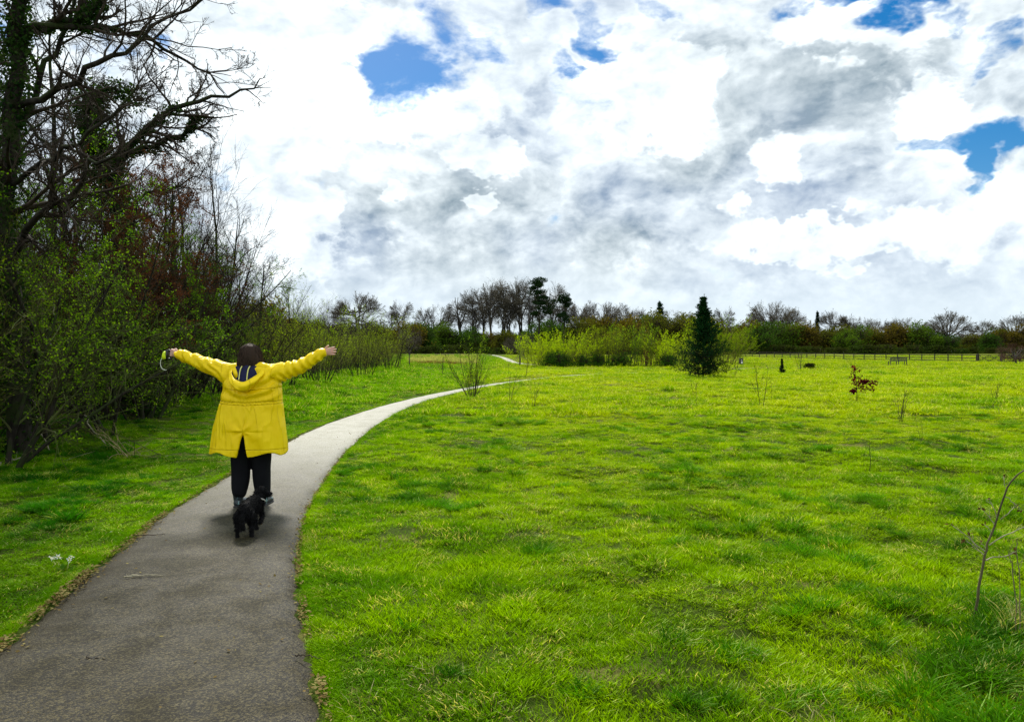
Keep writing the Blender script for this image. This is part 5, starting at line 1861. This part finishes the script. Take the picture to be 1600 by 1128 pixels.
def coat_disp(co, no):
    x, y, z = co[:, 0], co[:, 1], co[:, 2]
    arm = np.where(x > 0, sstep(x, .27, .36), sstep(-x, .21, .30)) * (z > 1.25)
    # sleeve creases: diagonal ripples that bunch toward the wrist and elbow
    u = np.abs(x)
    cre = np.sin(u * 62 + z * 55 * np.sign(x) + 7 * vnoise(x * 6, z * 8, 3)) * (.35 + .65 * vnoise(x * 9, z * 6, 4))
    cre2 = np.sin(u * 105 - z * 30 + 5 * vnoise(x * 8, z * 10, 6))
    d = arm * (cre * .0085 + cre2 * .003 * (u > .55))
    bod = 1 - arm
    # gathers at the waist casing
    w = np.exp(-((z - 1.07 - .05 * u) / .045) ** 2)
    d += bod * w * np.sin(x * 150 + 4 * vnoise(x * 12, z * 12, 9)) * .0028
    d -= bod * np.exp(-((z - 1.07 - .05 * u) / .02) ** 2) * .007
    # folds sagging between the raised shoulders (U shaped)
    back = np.clip(-no[:, 1], 0, 1)
    r = np.sqrt((x - .03) ** 2 * 1.0 + (z - 1.52) ** 2 * 1.4)
    d += bod * back * (z > 1.08) * np.sin(r * 46 + 5 * vnoise(x * 5, z * 5, 12)) * .0115 * sstep(z, 1.08, 1.16)
    # drag lines running to the top of the slit
    dx, dz = x + .005, z - .80
    an = np.arctan2(dx, dz)
    rr_ = np.hypot(dx, dz)
    d += bod * back * np.sin(an * 5.3 + 1.1 + 6 * vnoise(x * 5, z * 4, 13)) * .0075 * np.exp(-rr_ / .16) * sstep(rr_, .01, .06)
    d += bod * (n3(co, 7, 7, 3.2, 30) - .5) * .045 * sstep(-z, -1.15, -.75)
    d += bod * (n3(co, 16, 16, 9, 33) - .5) * .010
    # hem stitch
    d -= (z < .612) * (z > .603) * .003
    return d.astype(np.float32)


coat = link('raincoat', C_.bake('raincoat', .0055, [M_COAT], 5, coat_disp), person)

# hood: a pouch hanging at the back of the neck, navy inside
def hood_mesh():
    n, m_ = 44, 18
    cx = .012
    rim, keel = [], []
    outer_, inner_ = [], []
    for i in range(n):
        a = math.pi * i / (n - 1)            # 0 = right shoulder, pi = left shoulder
        c, s = math.cos(a), math.sin(a)
        fold = .006 * math.sin(a * 7 + .6)
        # rim: from beside the neck, dipping down the back
        rimp = Vector((cx + .168 * c, .030 - .272 * s ** .8, 1.458 - .160 * s ** 1.35 + fold * .6))
        bot = Vector((cx + .150 * c * (1 - .35 * s), -.055 - .150 * s, 1.425 - .225 * s ** 1.2 - .01))
        # outer: bulges outwards between rim and bottom, then tucks under to the coat
        o_, in_ = [], []
        for j in range(m_):
            t = j / (m_ - 1)
            p = rimp.lerp(bot, t)
            bul = math.sin(math.pi * t) * (.030 + .030 * s)
            p += Vector((c * bul * .8, -s * bul - .004, -bul * .15))
            p += Vector((0, 1, 0)) * (.05 * max(0, t - .7) / .3)
            rip = .0060 * math.sin(t * 11 + a * 3 + 1) * s + .004 * math.sin(a * 13 + t * 5)
            p += Vector((c, -s, 0)) * rip
            o_.append(p)
            q = rimp.lerp(Vector((cx + .07 * c, .0 - .060 * s, 1.355 - .10 * s)), t)
            q += Vector((c, -s, 0)) * (.020 * math.sin(math.pi * t) * s - .004 * (t > 0)) + Vector((0, 0, -.004 * (t > 0) - .012 * math.sin(math.pi * t)))
            in_.append(q)
        outer_.append(o_); inner_.append(in_)
    V = [v for r in outer_ for v in r] + [v for r in inner_ for v in r]
    N = n * m_
    Q, MI = [], []
    for i in range(n - 1):
        for j in range(m_ - 1):
            a = i * m_ + j
            Q.append((a, a + m_, a + m_ + 1, a + 1)); MI.append(0)
    q2 = [(N + a, N + a + 1, N + a + m_ + 1, N + a + m_) for i in range(n - 1) for j in range(m_ - 1) for a in [i * m_ + j]]
    ho = mesh_np('hood', np.array(V[:N]), np.array(Q), [M_COAT], smooth=True)
    hi = mesh_np('hood_lining', np.array(V[N:]), np.array([[x_ - N for x_ in q] for q in q2]), [M_LINING], smooth=True)
    rimpts = [tuple(r[0]) for r in outer_]
    return ho, hi, rimpts, inner_


ho, hi, rimpts, inner_ = hood_mesh()
h = link('hood', ho, person)
sd = h.modifiers.new('thick', 'SOLIDIFY'); sd.thickness = .005; sd.offset = 1
link('hood_lining', hi, h)
P, Rd = limb(rimpts, .0065, .0065, 60)
rb = mesh_np('hood_hem', *tubes(P, Rd, 8), [M_COAT], smooth=True)
link('hood_hem', rb, h)
# the lining where it rises behind the neck, seen through the opening
V_, n_a, n_b = [], 22, 12
for i in range(n_a):
    u_ = i / (n_a - 1) * 2 - 1
    for j in range(n_b):
        v_ = j / (n_b - 1)
        z_ = 1.285 + .180 * v_ - .02 * u_ * u_ * v_
        V_.append((.012 + u_ * (.100 + .055 * v_), -.214 + .098 * v_ + .070 * u_ * u_ + .004 * math.sin(u_ * 9 + v_ * 5), z_))
ia = (np.arange(n_a - 1)[:, None] * n_b + np.arange(n_b - 1)[None, :]).ravel()
link('hood_lining', mesh_np('neck_lining', np.array(V_), np.c_[ia, ia + n_b, ia + n_b + 1, ia + 1], [M_LINING], smooth=True), h)
# two pale cords hanging inside the hood
for cxx in (-.034, .046):
    z1_ = 1.395 if cxx < 0 else 1.385
    P, Rd = limb([(cxx + .004, -.122, 1.455), (cxx - .004, -.150, 1.425), (cxx - .002, -.180, 1.375), (cxx + .004, -.212, 1.318)], .0060, .0055, 14)
    link('drawcord', mesh_np('drawcord', *tubes(P, Rd, 7), [M_CORD], smooth=True), h)

# hair: a rounded mop falling back into the hood, built from a cap and many locks
M_HAIR = None
mt, b, out = new_mat('brown_hair')
co = b.node('ShaderNodeTexCoord').outputs['Object']
n_ = b.noise(b.v('MULTIPLY', co, (60, 60, 6)), 1.0, 4, .6)
isl = b.node('ShaderNodeNewGeometry').outputs['Random Per Island']
c_ = b.mix(b.m('ADD', b.m('MULTIPLY', n_, .5), b.m('MULTIPLY', isl, .5)), (.005, .0035, .0025), (.060, .036, .024))
principled(b, out, c_, .7, .12)
M_HAIR = mt
HC = np.array([.010, .005, 1.565])
Hs = Solid()
Hs.ball((.008, .008, 1.578), (.098, .112, .108), 20)
Hs.tube([(.010, -.030, 1.60), (.012, -.045, 1.53), (.015, -.045, 1.475)], [(.088, .070), (.108, .068), (.118, .055)], up=(0, 1, 0), sides=20)
hairo = link('hair', Hs.bake('hair', .006, [M_HAIR], 6, lambda co, no: ((vnoise(co[:, 0] * 55, co[:, 2] * 5, 2) - .5) * .012).astype(np.float32)), person)
rgh = np.random.default_rng(9)
nl = 900
aa = rgh.uniform(-.15 * np.pi, 1.15 * np.pi, nl)     # around the back and sides (pi/2 = straight back)
st = rgh.uniform(0, .9, nl)
o = np.stack([.006 + np.cos(aa) * .096 * st, .012 - np.sin(aa) * .10 * st, 1.578 + .108 * np.sqrt(1 - st ** 2 * .98)], 1)
K = 9
Pl = np.zeros((nl, K, 3)); Pl[:, 0] = o
endz = np.where(np.sin(aa) > .3, 1.442, 1.450) + rgh.normal(0, .018, nl)
wid = .125 + rgh.normal(0, .008, nl)
for k in range(1, K):
    t = k / (K - 1)
    z = o[:, 2] * (1 - t) + endz * t
    sp = np.maximum(np.interp(z, [1.42, 1.46, 1.52, 1.58, 1.64, 1.67, 1.69], [.128, .130, .120, .108, .088, .058, .0]) * (1 + rgh.normal(0, .03, nl)), 0)
    sp = np.maximum(sp, st * .09 * (t < .3))
    Pl[:, k] = np.stack([.010 + np.cos(aa) * sp, .006 - np.sin(aa) * sp * .92, z], 1) + rgh.normal(0, .0022, (nl, 3))
Rl = np.tile(np.array([.0045] * (K - 1) + [.0018]), (nl, 1)) * rgh.uniform(.6, 1.3, (nl, 1))
link('locks', mesh_np('hair_locks', *tubes(Pl, Rl, 4), [M_HAIR], smooth=True), hairo)

# trousers
S_ = Solid()
S_.tube([(.012, .0, .90), (.012, .0, .74)], [(.17, .15), (.19, .155)], up=(0, 1, 0), sides=20)
S_.tube([(-.085, .0, .80), (-.088, .0, .55), (-.092, .01, .34), (-.100, -.01, .165)], [(.108, .12), (.102, .11), (.092, .10), (.074, .095)], up=(0, 1, 0), sides=20)
S_.tube([(.105, .02, .80), (.110, .03, .55), (.112, .04, .34), (.118, .05, .145)], [(.108, .12), (.102, .11), (.094, .10), (.080, .095)], up=(0, 1, 0), sides=20)
link('trousers', S_.bake('trousers', .008, [M_TROUSER], 4, lambda co, no: ((n3(co, 9, 9, 7, 60) - .5) * .02).astype(np.float32)), person)
# ankle boots
for sx, dy in ((-.112, 0.0), (.126, .06)):
    Z_ = Solid()
    Z_.tube([(sx, dy - .02, .235), (sx, dy - .02, .15), (sx, dy - .015, .07)], [(.062, .066), (.056, .060), (.046, .056)], up=(0, 1, 0), sides=18)
    Z_.tube([(sx, dy - .045, .045), (sx, dy + .05, .045), (sx + .005, dy + .15, .035), (sx + .006, dy + .19, .030)], [(.040, .040), (.045, .042), (.046, .030), (.034, .024)], up=(0, 0, 1), sides=16)
    bt = link('boot', Z_.bake('boot', .006, [M_BOOT], 3), person)
    Z_ = Solid()
    Z_.tube([(sx, dy - .055, .010), (sx, dy + .05, .010), (sx + .005, dy + .15, .010), (sx + .006, dy + .20, .010)], [(.043, .012), (.044, .012), (.050, .012), (.034, .012)], up=(0, 0, 1), sides=16)
    link('sole', Z_.bake('sole', .005, [M_CHROME], 1), bt)

# ------------------------------------------------------------------ retractable dog lead in the raised left hand
M_FLUO = plain('fluorescent_plastic', (.72, .90, .02), .35, .5, .04)
M_BLACKP = plain('black_grip', (.012, .012, .014), .4, .5, .1)
M_WHITEC = plain('pale_cord', (.62, .64, .55), .7, .2, .1)
hp = np.array([fx, fy, fz]) + np.array(wr[-1]) + np.array([-.112, -.005, .006])
lead = empty('dog_lead', tuple(hp))
tag(lead, 'fluorescent yellow and black retractable dog lead held up in the left hand', 'dog lead')
L1 = Solid()
L1.ball((-.052, .005, -.012), (.026, .020, .040), 16)
L1.tube([(-.050, .005, .012), (-.062, .005, -.025), (-.070, .005, -.042)], [(.018, .024), (.016, .026), (.010, .014)], up=(0, 1, 0))
lc = L1.bake('case', .004, [M_FLUO], 2)
link('case', lc, lead)
L2 = Solid()
L2.tube([(-.030, .005, .030), (-.005, .020, .042), (.018, .024, .020), (.022, .026, -.024), (.006, .022, -.052), (-.020, .012, -.050), (-.034, .006, -.030)], [.013, .012, .012, .013, .013, .012, .012], sides=12)
L2.ball((-.026, .006, -.008), (.016, .022, .042), 12)
link('grip', L2.bake('grip', .004, [M_BLACKP], 2), lead)
P, Rd = limb([(-.072, .0, -.030), (-.092, .0, -.070), (-.094, .0, -.115), (-.080, .0, -.150), (-.050, .0, -.166), (-.030, .0, -.165)], .0038, .0038, 26)
link('cord', mesh_np('lead_cord', *tubes(P, Rd, 6), [M_WHITEC], smooth=True), lead)

# ------------------------------------------------------------------ the black dog, seen from behind, head turned right
dx_, dy_ = -2.300, 6.335
DOGS = Solid()
# trunk runs away from the camera and slightly right
DOGS.tube([(.00, .00, .245), (.020, .11, .252), (.055, .24, .252), (.080, .31, .252)], [(.056, .080), (.054, .074), (.060, .084), (.052, .072)], up=(0, 0, 1), sides=18)
DOGS.ball((.0, -.012, .235), (.060, .050, .078))
DOGS.tube([(0.078, 0.290, 0.245), (0.096, 0.330, 0.295), (0.103, 0.355, 0.325)], [(.056, .056), (.048, .050), (.045, .045)], sides=14)
DOGS.ball((0.108, 0.365, 0.345), (.052, .056, .050))       # skull
DOGS.tube([(0.128, 0.366, 0.338), (0.158, 0.362, 0.326), (0.184, 0.358, 0.318)], [(.034, .032), (.024, .024), (.019, .018)], sides=12)
DOGS.ball((0.192, 0.357, 0.324), .0120)                    # nose
DOGS.tube([(0.083, 0.322, 0.362), (0.070, 0.308, 0.335), (0.068, 0.304, 0.295)], [(.012, .022), (.014, .028), (.010, .018)], sides=10)
DOGS.tube([(0.098, 0.412, 0.362), (0.090, 0.430, 0.330), (0.088, 0.432, 0.295)], [(.012, .022), (.014, .028), (.010, .018)], sides=10)
# hind legs: thigh forward and down to the stifle, back to the hock, near vertical shank, paw
for sx, fy_ in ((-.052, .00), (.054, .015)):
    DOGS.tube([(sx * .85, .00 + fy_, .205), (sx, .055 + fy_, .150), (sx * 1.04, .045 + fy_, .125)], [(.042, .055), (.034, .042), (.025, .030)], sides=12)
    DOGS.tube([(sx * 1.04, .055 + fy_, .135), (sx * 1.06, -.010 + fy_, .085)], [.024, .017], sides=10)
    DOGS.tube([(sx * 1.06, -.014 + fy_, .092), (sx * 1.08, -.002 + fy_, .018)], [.017, .015], sides=10)
    DOGS.tube([(sx * 1.08, -.006 + fy_, .014), (sx * 1.08, .036 + fy_, .012)], [(.018, .014), (.017, .012)], sides=10)
# front legs: one on the ground, one lifted and folded back
DOGS.tube([(.050, .280, .210), (.060, .275, .110), (.072, .278, .020)], [.034, .020, .015], sides=12)
DOGS.tube([(.072, .272, .014), (.076, .310, .012)], [(.019, .014), (.017, .012)], sides=10)
DOGS.tube([(.100, .305, .210), (.116, .345, .140), (.120, .347, .132)], [.034, .021, .018], sides=12)
DOGS.tube([(.118, .347, .135), (.110, .285, .088), (.106, .271, .078)], [.018, .015, .017], sides=10)
# feathered tail hanging between the hind legs
DOGS.tube([(-.004, -.045, .250), (-.010, -.080, .215), (-.012, -.084, .160), (-.008, -.076, .110)], [(.016, .016), (.018, .018), (.024, .020), (.018, .016)], sides=12)


def fur(co, no):
    return ((n3(co, 60, 60, 40, 71) - .5) * .012 + (n3(co, 130, 130, 90, 75) - .5) * .006).astype(np.float32)


mt, b, out = new_mat('black_fur')
co = b.node('ShaderNodeTexCoord').outputs['Object']
n_ = b.noise(co, 90, 4, .7)
principled(b, out, b.mix(n_, (.003, .003, .004), (.010, .009, .009)), .75, .15, n_, .8, .008)
M_FUR = mt
dog = empty('dog', (dx_, dy_, fz - .012), R(14))
tag(dog, 'small black dog trotting at the walker\'s heels, head turned right, one forepaw lifted', 'dog')
link('body', DOGS.bake('dog_body', .0042, [M_FUR], 2, fur), dog)
# shaggy coat: short hair strands all over
rgd = np.random.default_rng(4)
dm = bpy.data.meshes['dog_body']
nv = len(dm.vertices)
co = np.empty(nv * 3, np.float32); dm.vertices.foreach_get('co', co); co = co.reshape(-1, 3)
no = np.empty(nv * 3, np.float32); dm.vertex_normals.foreach_get('vector', no); no = no.reshape(-1, 3)
ix = rgd.integers(0, nv, 9000)
oo, nn_ = co[ix], no[ix]
ln = np.where(oo[:, 2] < .09, .010, .020) * rgd.uniform(.5, 1.4, len(ix))
dd = unit(nn_ * .6 + np.array([-.05, -.35, -.75]) + rgd.normal(0, .3, oo.shape)) * ln[:, None]
wv = unit(np.cross(dd, rgd.normal(size=oo.shape))) * .0022
Vf = np.stack([oo - wv, oo + wv, oo + dd + wv * .2, oo + dd - wv * .2], 1).reshape(-1, 3)
link('fur', mesh_np('dog_fur', Vf, np.arange(len(ix) * 4).reshape(-1, 4), [M_FUR]), dog)
M_COLLAR = plain('pale_collar', (.50, .46, .42), .6, .3, .1)
a_ = np.linspace(0, 2 * np.pi, 25)
ax = unit(np.array([.18, .40, .80])); e1 = unit(np.cross(ax, [0, 0, 1.])); e2 = np.cross(ax, e1)
cc_ = np.array([.088, .315, .278])
P = (cc_ + .0585 * (np.cos(a_)[:, None] * e1 + np.sin(a_)[:, None] * e2))[None]
link('collar', mesh_np('collar', *tubes(P, np.full((1, 25), .0065), 8), [M_COLLAR], smooth=True), dog)

# ------------------------------------------------------------------ bent sapling and dead stems at the right edge
Ys = 4.37
Sp = lambda px, py, dy=0: np.array(at(px, py, Ys + dy))
b0 = Sp(1525, 978)
rgs = np.random.default_rng(17)
T, C = Acc(), Acc()
P, Rd = limb([Sp(1524, 985) - b0, Sp(1529, 945) - b0, Sp(1536, 900) - b0, Sp(1540, 868) - b0, Sp(1547, 845) - b0, Sp(1558, 818) - b0, Sp(1568, 780) - b0, Sp(1580, 752) - b0, Sp(1597, 737) - b0, Sp(1618, 724) - b0, Sp(1650, 700) - b0], .0090, .0032, 30, rgs, .0015)
T.add(tubes(P, Rd, 8))
M_PALETWIG = bark_mat('pale_dead_twig', (.26, .23, .15), (.42, .38, .26))
for pts, r in (([(1541, 862), (1526, 852), (1515, 840), (1488, 820)], .0035), ([(1541, 868), (1530, 860), (1519, 850), (1512, 846)], .0035), ([(1530, 858), (1520, 845), (1516, 832)], .0025),
               ([(1542, 876), (1556, 870), (1572, 872), (1592, 862)], .0040), ([(1548, 852), (1566, 840), (1590, 830), (1612, 818)], .0040),
               ([(1556, 820), (1546, 806), (1534, 792)], .0028), ([(1560, 812), (1556, 796), (1550, 786), (1548, 780)], .0030), ([(1566, 812), (1576, 804), (1586, 792)], .0028),
               ([(1571, 776), (1584, 784), (1600, 798)], .0028), ([(1552, 832), (1546, 826), (1541, 820)], .0022), ([(1543, 858), (1538, 852), (1533, 845)], .0022), ([(1575, 766), (1571, 756), (1570, 745)], .0022)):
    P, Rd = limb([Sp(px, py, rgs.uniform(-.04, .04) * (k > 0)) - b0 for k, (px, py) in enumerate(pts)], r, r * .5, 10, rgs, .002)
    C.add(tubes(P, Rd, 5), 0)
    P1, R1 = spawn(rgs, P, Rd, 3, .4, 1, 40, .35, 4, .15, .05, .7, .5, .0010)
    C.add(tubes(P1, R1, 3), 0)
    e = P[0, -1]
    C.add(leaves_on(rgs, P[:, -3:], 3, .022, .7, .2, .006, .7), 1)
sp_ = make_plant('bent_sapling', T, C, [bark_mat('sapling_bark', (.055, .050, .022), (.13, .115, .055))], [M_PALETWIG, leafy('withered_leaf', ((.06, .035, .015), (.09, .05, .02), (.05, .03, .015)), .3)], trunk_name='stem', crown_name='twigs')
sp_.location = tuple(b0)
tag(sp_, 'thin bent sapling with bare side twigs leaning right near the lower right corner', 'sapling')

b1 = np.array(at(1590, 1006, 4.15))
T, C = Acc(), Acc()
for k in range(3):
    x0 = rgs.uniform(-.05, .05)
    P, Rd = limb([(x0, rgs.uniform(-.04, .04), -.05), (x0 + .01, 0, .22), (x0 + .02 * k - .02, .01, .42), (x0 + .03 * k - .03, .02, .50 + .08 * k)], .0042, .002, 12, rgs, .003)
    T.add(tubes(P, Rd, 5))
    P1, R1 = spawn(rgs, P, Rd, 5, .5, 1, 35, .25, 4, .15, .05, .5, .5, .0012)
    C.add(tubes(P1, R1, 3))
M_DSTEM = bark_mat('dry_stem', (.12, .10, .05), (.24, .21, .11))
ds = make_plant('dead_stem_clump', T, C, [M_DSTEM], [M_DSTEM], trunk_name='stem', crown_name='twigs')
ds.location = tuple(b1)
tag(ds, 'clump of pale dead upright stems at the right edge beside the bent sapling', 'plant')
# dry long grass around their foot
n = 9
X = 2.92 + rgs.normal(0, .13, n); Y = 4.15 + rgs.normal(0, .14, n)
dryl = [tuft_mesh('dead_grass_tuft', M_DRY, rg, 46, .09, .14, .40, .0045, .8, 3) for _ in range(3)]
scatter_object('dead_long_grass', 'long pale dead grass around the stems at the lower right', np.c_[X, Y, height(X, Y)], rgs.uniform(0, 6, n), rgs.uniform(.4, .8, n), dryl, M_DRY, tilt=rgs.normal(0, .25, (n, 2)))

# thin dead stalks standing in the grass
for i, (px, b_, t_, lab) in enumerate(((1360, 740, 695, 'single thin dead stalk standing in the right part of the field'), (1206, 634, 600, 'thin dead stalk left of the red-leaved sapling'), (1088, 640, 600, 'thin dead stalk in the grass below the spruce'))):
    x, y = G(px, b_)
    hh = EYE + (HOR - t_) / F * y
    P, Rd = limb([(0, 0, -.05), (.01, 0, hh * .5), (-.005, 0, hh)], .005, .003, 8, rgs, .003)
    me = mesh_np('stalk', *tubes(P, Rd, 5), [M_TWIG])
    tag(link('dead_stalk', me, None, (x, y, hz1(x, y))), lab, 'plant')

# ------------------------------------------------------------------ forked stick and bits on the path
def stick(name, px, py, pts, r, label, mat, rz=0):
    x, y = G(px, py)
    A_ = Acc()
    P, Rd = limb([np.array(q, float) for q in pts[0]], r, r * .5, 12, rgs, .004)
    A_.add(tubes(P, Rd, 6))
    for q in pts[1:]:
        P, Rd = limb([np.array(w, float) for w in q], r * .7, r * .35, 8, rgs, .004)
        A_.add(tubes(P, Rd, 5))
    return tag(link(name, A_.mesh(name, [mat]), None, (x, y, .022), (0, 0, rz)), label, 'stick')


stick('forked_stick', 218, 909, [[(-.11, -.02, .012), (-.03, .02, .012), (.06, .03, .010), (.14, .035, .006)], [(-.01, .025, .012), (-.08, .06, .010), (-.14, .07, .004)], [(.03, .028, .012), (.09, .055, .008)]], .0055, 'pale forked stick lying on the path left of the dog', M_PALETWIG)
stick('dead_twig', 480, 1034, [[(-.07, 0, .006), (0, -.006, .008), (.07, -.03, .004)]], .004, 'short dark twig lying at the right rim of the path', M_TWIG)
stick('dead_twig', 135, 1040, [[(-.05, 0, .005), (.02, .006, .006), (.09, -.002, .004)], [(.0, .0, .006), (-.03, .03, .004)]], .0035, 'thin dark twig on the near left part of the path', M_TWIG)
stick('dead_twig', 232, 841, [[(-.12, -.03, .006), (0, 0, .006), (.12, .03, .004)]], .0045, 'dark twig lying on the left side of the path behind the dog', M_TWIG)
stick('dead_twig', 470, 621 + 60, [[(-.08, 0, .006), (.0, .01, .006), (.08, .0, .004)]], .005, 'small dark twig on the path beyond the yellow coat', M_TWIG)

# leaf litter and moss crumbs along the rims of the path
M_LITTER = leafy('leaf_litter', ((.10, .065, .025), (.17, .12, .045), (.26, .22, .08)), .1, pscale=5, tcol=(1, .9, .6), gloss=0)
rows_ = []
for P, side, k in ((PLs, 1, 5200), (PRs, -1, 2200)):
    q = resample(P[(P[:, 1] < 16) & (P[:, 1] > 1.5)], k)
    off = np.abs(rg.normal(0, .07 if side > 0 else .035, k)) - .03
    rows_.append(np.c_[q[:, 0] + side * off, q[:, 1] + rg.normal(0, .03, k)])
q = np.concatenate(rows_)
keep = vnoise(q[:, 0] * 4, q[:, 1] * 4, 77) > rg.uniform(.15, .75, len(q))
q = q[keep]
n = len(q)
x, y = np.r_[rg.uniform(-4, .5, 500), ], rg.uniform(2.5, 16, 500)
ins = poly_sdist(PATH_POLY, x, y) < -.02
q = np.r_[q, np.c_[x[ins], y[ins]]]
n = len(q)
c = np.c_[q, np.full(n, .020) + rg.uniform(0, .008, n)]
a = rg.normal(size=(n, 3)) * np.array([1, 1, .25]); a = unit(a); bb = unit(np.cross(a, np.array([0, 0, 1.]) + rg.normal(0, .3, (n, 3))))
s = rg.uniform(.005, .017, n)[:, None]
V = np.stack([c - a * s, c + bb * s * .6, c + a * s, c - bb * s * .6], 1).reshape(-1, 3)
lit = link('leaf_litter', mesh_np('leaf_litter', V, np.arange(n * 4).reshape(-1, 4), [M_LITTER]))
tag(lit, 'brown leaf crumbs and moss scattered along the rims of the path', kind='stuff')

# ------------------------------------------------------------------ white primroses on the verge
M_PETAL = leafy('white_petal', ((.78, .78, .70), (.85, .85, .80), (.70, .72, .60)), .3, pscale=20, tcol=(1, 1, 1), gloss=0)
M_EYE = plain('yellow_flower_eye', (.75, .60, .05), .6, .2)
x, y = G(88, 897)
cl = empty('primrose_clump', (x, y, hz1(x, y)))
tag(cl, 'clump of white primroses on the left verge beside the path', 'flowers')
bm = bmesh.new()
rr_ = random.Random(3)
lm = []
nf = 9
for k in range(nf):
    if k < 6: cx_, cy_ = rr_.uniform(-.06, .02), rr_.uniform(-.03, .05)
    else: cx_, cy_ = rr_.uniform(.06, .11), rr_.uniform(-.03, .03)
    cz_ = rr_.uniform(.085, .125)
    V, Q = [], []
    tilt = Euler((rr_.uniform(-1.0, -.3), rr_.uniform(-.5, .5), rr_.uniform(0, 6)))
    for j in range(5):
        aj = j * 2 * math.pi / 5
        for (rad, w) in ((.002, 0), (.012, -.42), (.020, -.16), (.020, .16), (.012, .42)):
            V.append(tuple(Vector((rad * math.cos(aj + w), rad * math.sin(aj + w), .002 if rad > .01 else 0))))
        Q.append(tuple(5 * j + t for t in range(5)))
    me = bpy.data.meshes.new('petals'); me.from_pydata(V, [], Q); me.materials.append(M_PETAL)
    fl = link('flower', me, cl, (cx_, cy_, cz_), tilt)
    link('flower_eye', box_mesh('flower_eye', M_EYE, [(0, 0, .0025, .006, .006, .003)]), fl)
lv = Acc()
rgl = np.random.default_rng(8)
Pz, Rz = stems_arr(rgl, 16, .03, 1.2, .13, .012, 5, .1, -.05)
lv.add(leaves_on(rgl, Pz, 3, .10, .1, 0, .01, .4))
link('leaves', lv.mesh('primrose_leaves', [M_LUSH if False else leafy('primrose_leaf', ((.04, .12, .012), (.06, .16, .015), (.09, .20, .02)), .3, pscale=8)], False), cl)

# daisies and celandine specks on the verge
nd = 70
X = rg.uniform(-8, -2.5, nd); Y = rg.uniform(4.5, 16, nd)
kk = (poly_sdist(PATH_POLY, X, Y) > .15) & (X > -.9 * Y + .0) & (X > -7.6)
X, Y = X[kk], Y[kk]; n = len(X)
c = np.c_[X, Y, height(X, Y) + rg.uniform(.04, .08, n)]
V, Q = [], []
for i in range(n):
    r_ = rg.uniform(.006, .011)
    for t in range(7):
        an = t * 2 * math.pi / 7
        V.append(c[i] + np.array([r_ * math.cos(an), r_ * math.sin(an), .003 * math.cos(an)]))
me = bpy.data.meshes.new('daisies'); me.from_pydata([tuple(v) for v in V], [], [tuple(range(7 * i, 7 * i + 7)) for i in range(n)]); me.materials.append(M_PETAL)
tag(link('daisies', me), 'tiny white daisies dotted over the left verge', kind='stuff')

# tangle of straw coloured branches at the foot of the thicket
rgt = np.random.default_rng(12)
x, y = G(195, 718)
P0, R0 = grow(rgt, np.c_[rgt.normal(0, .16, 11), rgt.normal(0, .12, 11), np.full(11, .03)], np.c_[rgt.normal(0, 1, 11), rgt.normal(0, .6, 11), rgt.uniform(.1, .8, 11)], rgt.uniform(.5, 1.1, 11), np.full(11, .011), np.full(11, .004), 7, .22, -.03)
P1, R1 = spawn(rgt, P0, R0, 5, .2, 1, 45, .5, 5, .2, 0, .6, .4, .002)
P2, R2 = spawn(rgt, P1, R1, 3, .2, 1, 45, .5, 4, .2, 0, .6, .4, .0015)
br = Acc().add(tubes(P0, R0, 5)).add(tubes(P1, R1, 3)).add(tubes(P2, R2, 3))
o = link('branch_tangle', br.mesh('branch_tangle', [bark_mat('straw_branch', (.16, .13, .05), (.36, .31, .14))]), None, (x, y, hz1(x, y)))
o.scale = (.62, .62, .62)
tag(o, 'tangle of straw coloured dead branches on the grass at the foot of the thicket', 'branches')
for i, (pts, lab) in enumerate((([(130, 648, 12.6), (160, 695, 12.0), (185, 720, 11.6), (215, 733, 11.4), (262, 742, 11.2)], 'long pale arching dead branch at the foot of the thicket'),
                                ([(46, 615, 12.8), (70, 690, 11.6), (92, 725, 11.0), (112, 738, 10.8)], 'pale dead branch hanging to the ground near the left edge'),
                                ([(0, 742, 10.0), (14, 724, 10.1), (24, 716, 10.2), (35, 715, 10.3)], 'short pale dead branch low at the left frame edge'))):
    pp = [np.array(at(*q)) for q in pts]
    base = pp[-1] if i < 2 else pp[0]
    base[2] = hz1(base[0], base[1]) + .03
    P, Rd = limb([q - base for q in pp], .012, .006, 18, rgt, .02)
    P1, R1 = spawn(rgt, P, Rd, 7, .1, 1, 45, .22, 4, .15, 0, .5, .4, .0025)
    tag(link('dead_branch', Acc().add(tubes(P, Rd, 5)).add(tubes(P1, R1, 3)).mesh('dead_branch', [M_PALETWIG]), None, tuple(base)), lab, 'branch')
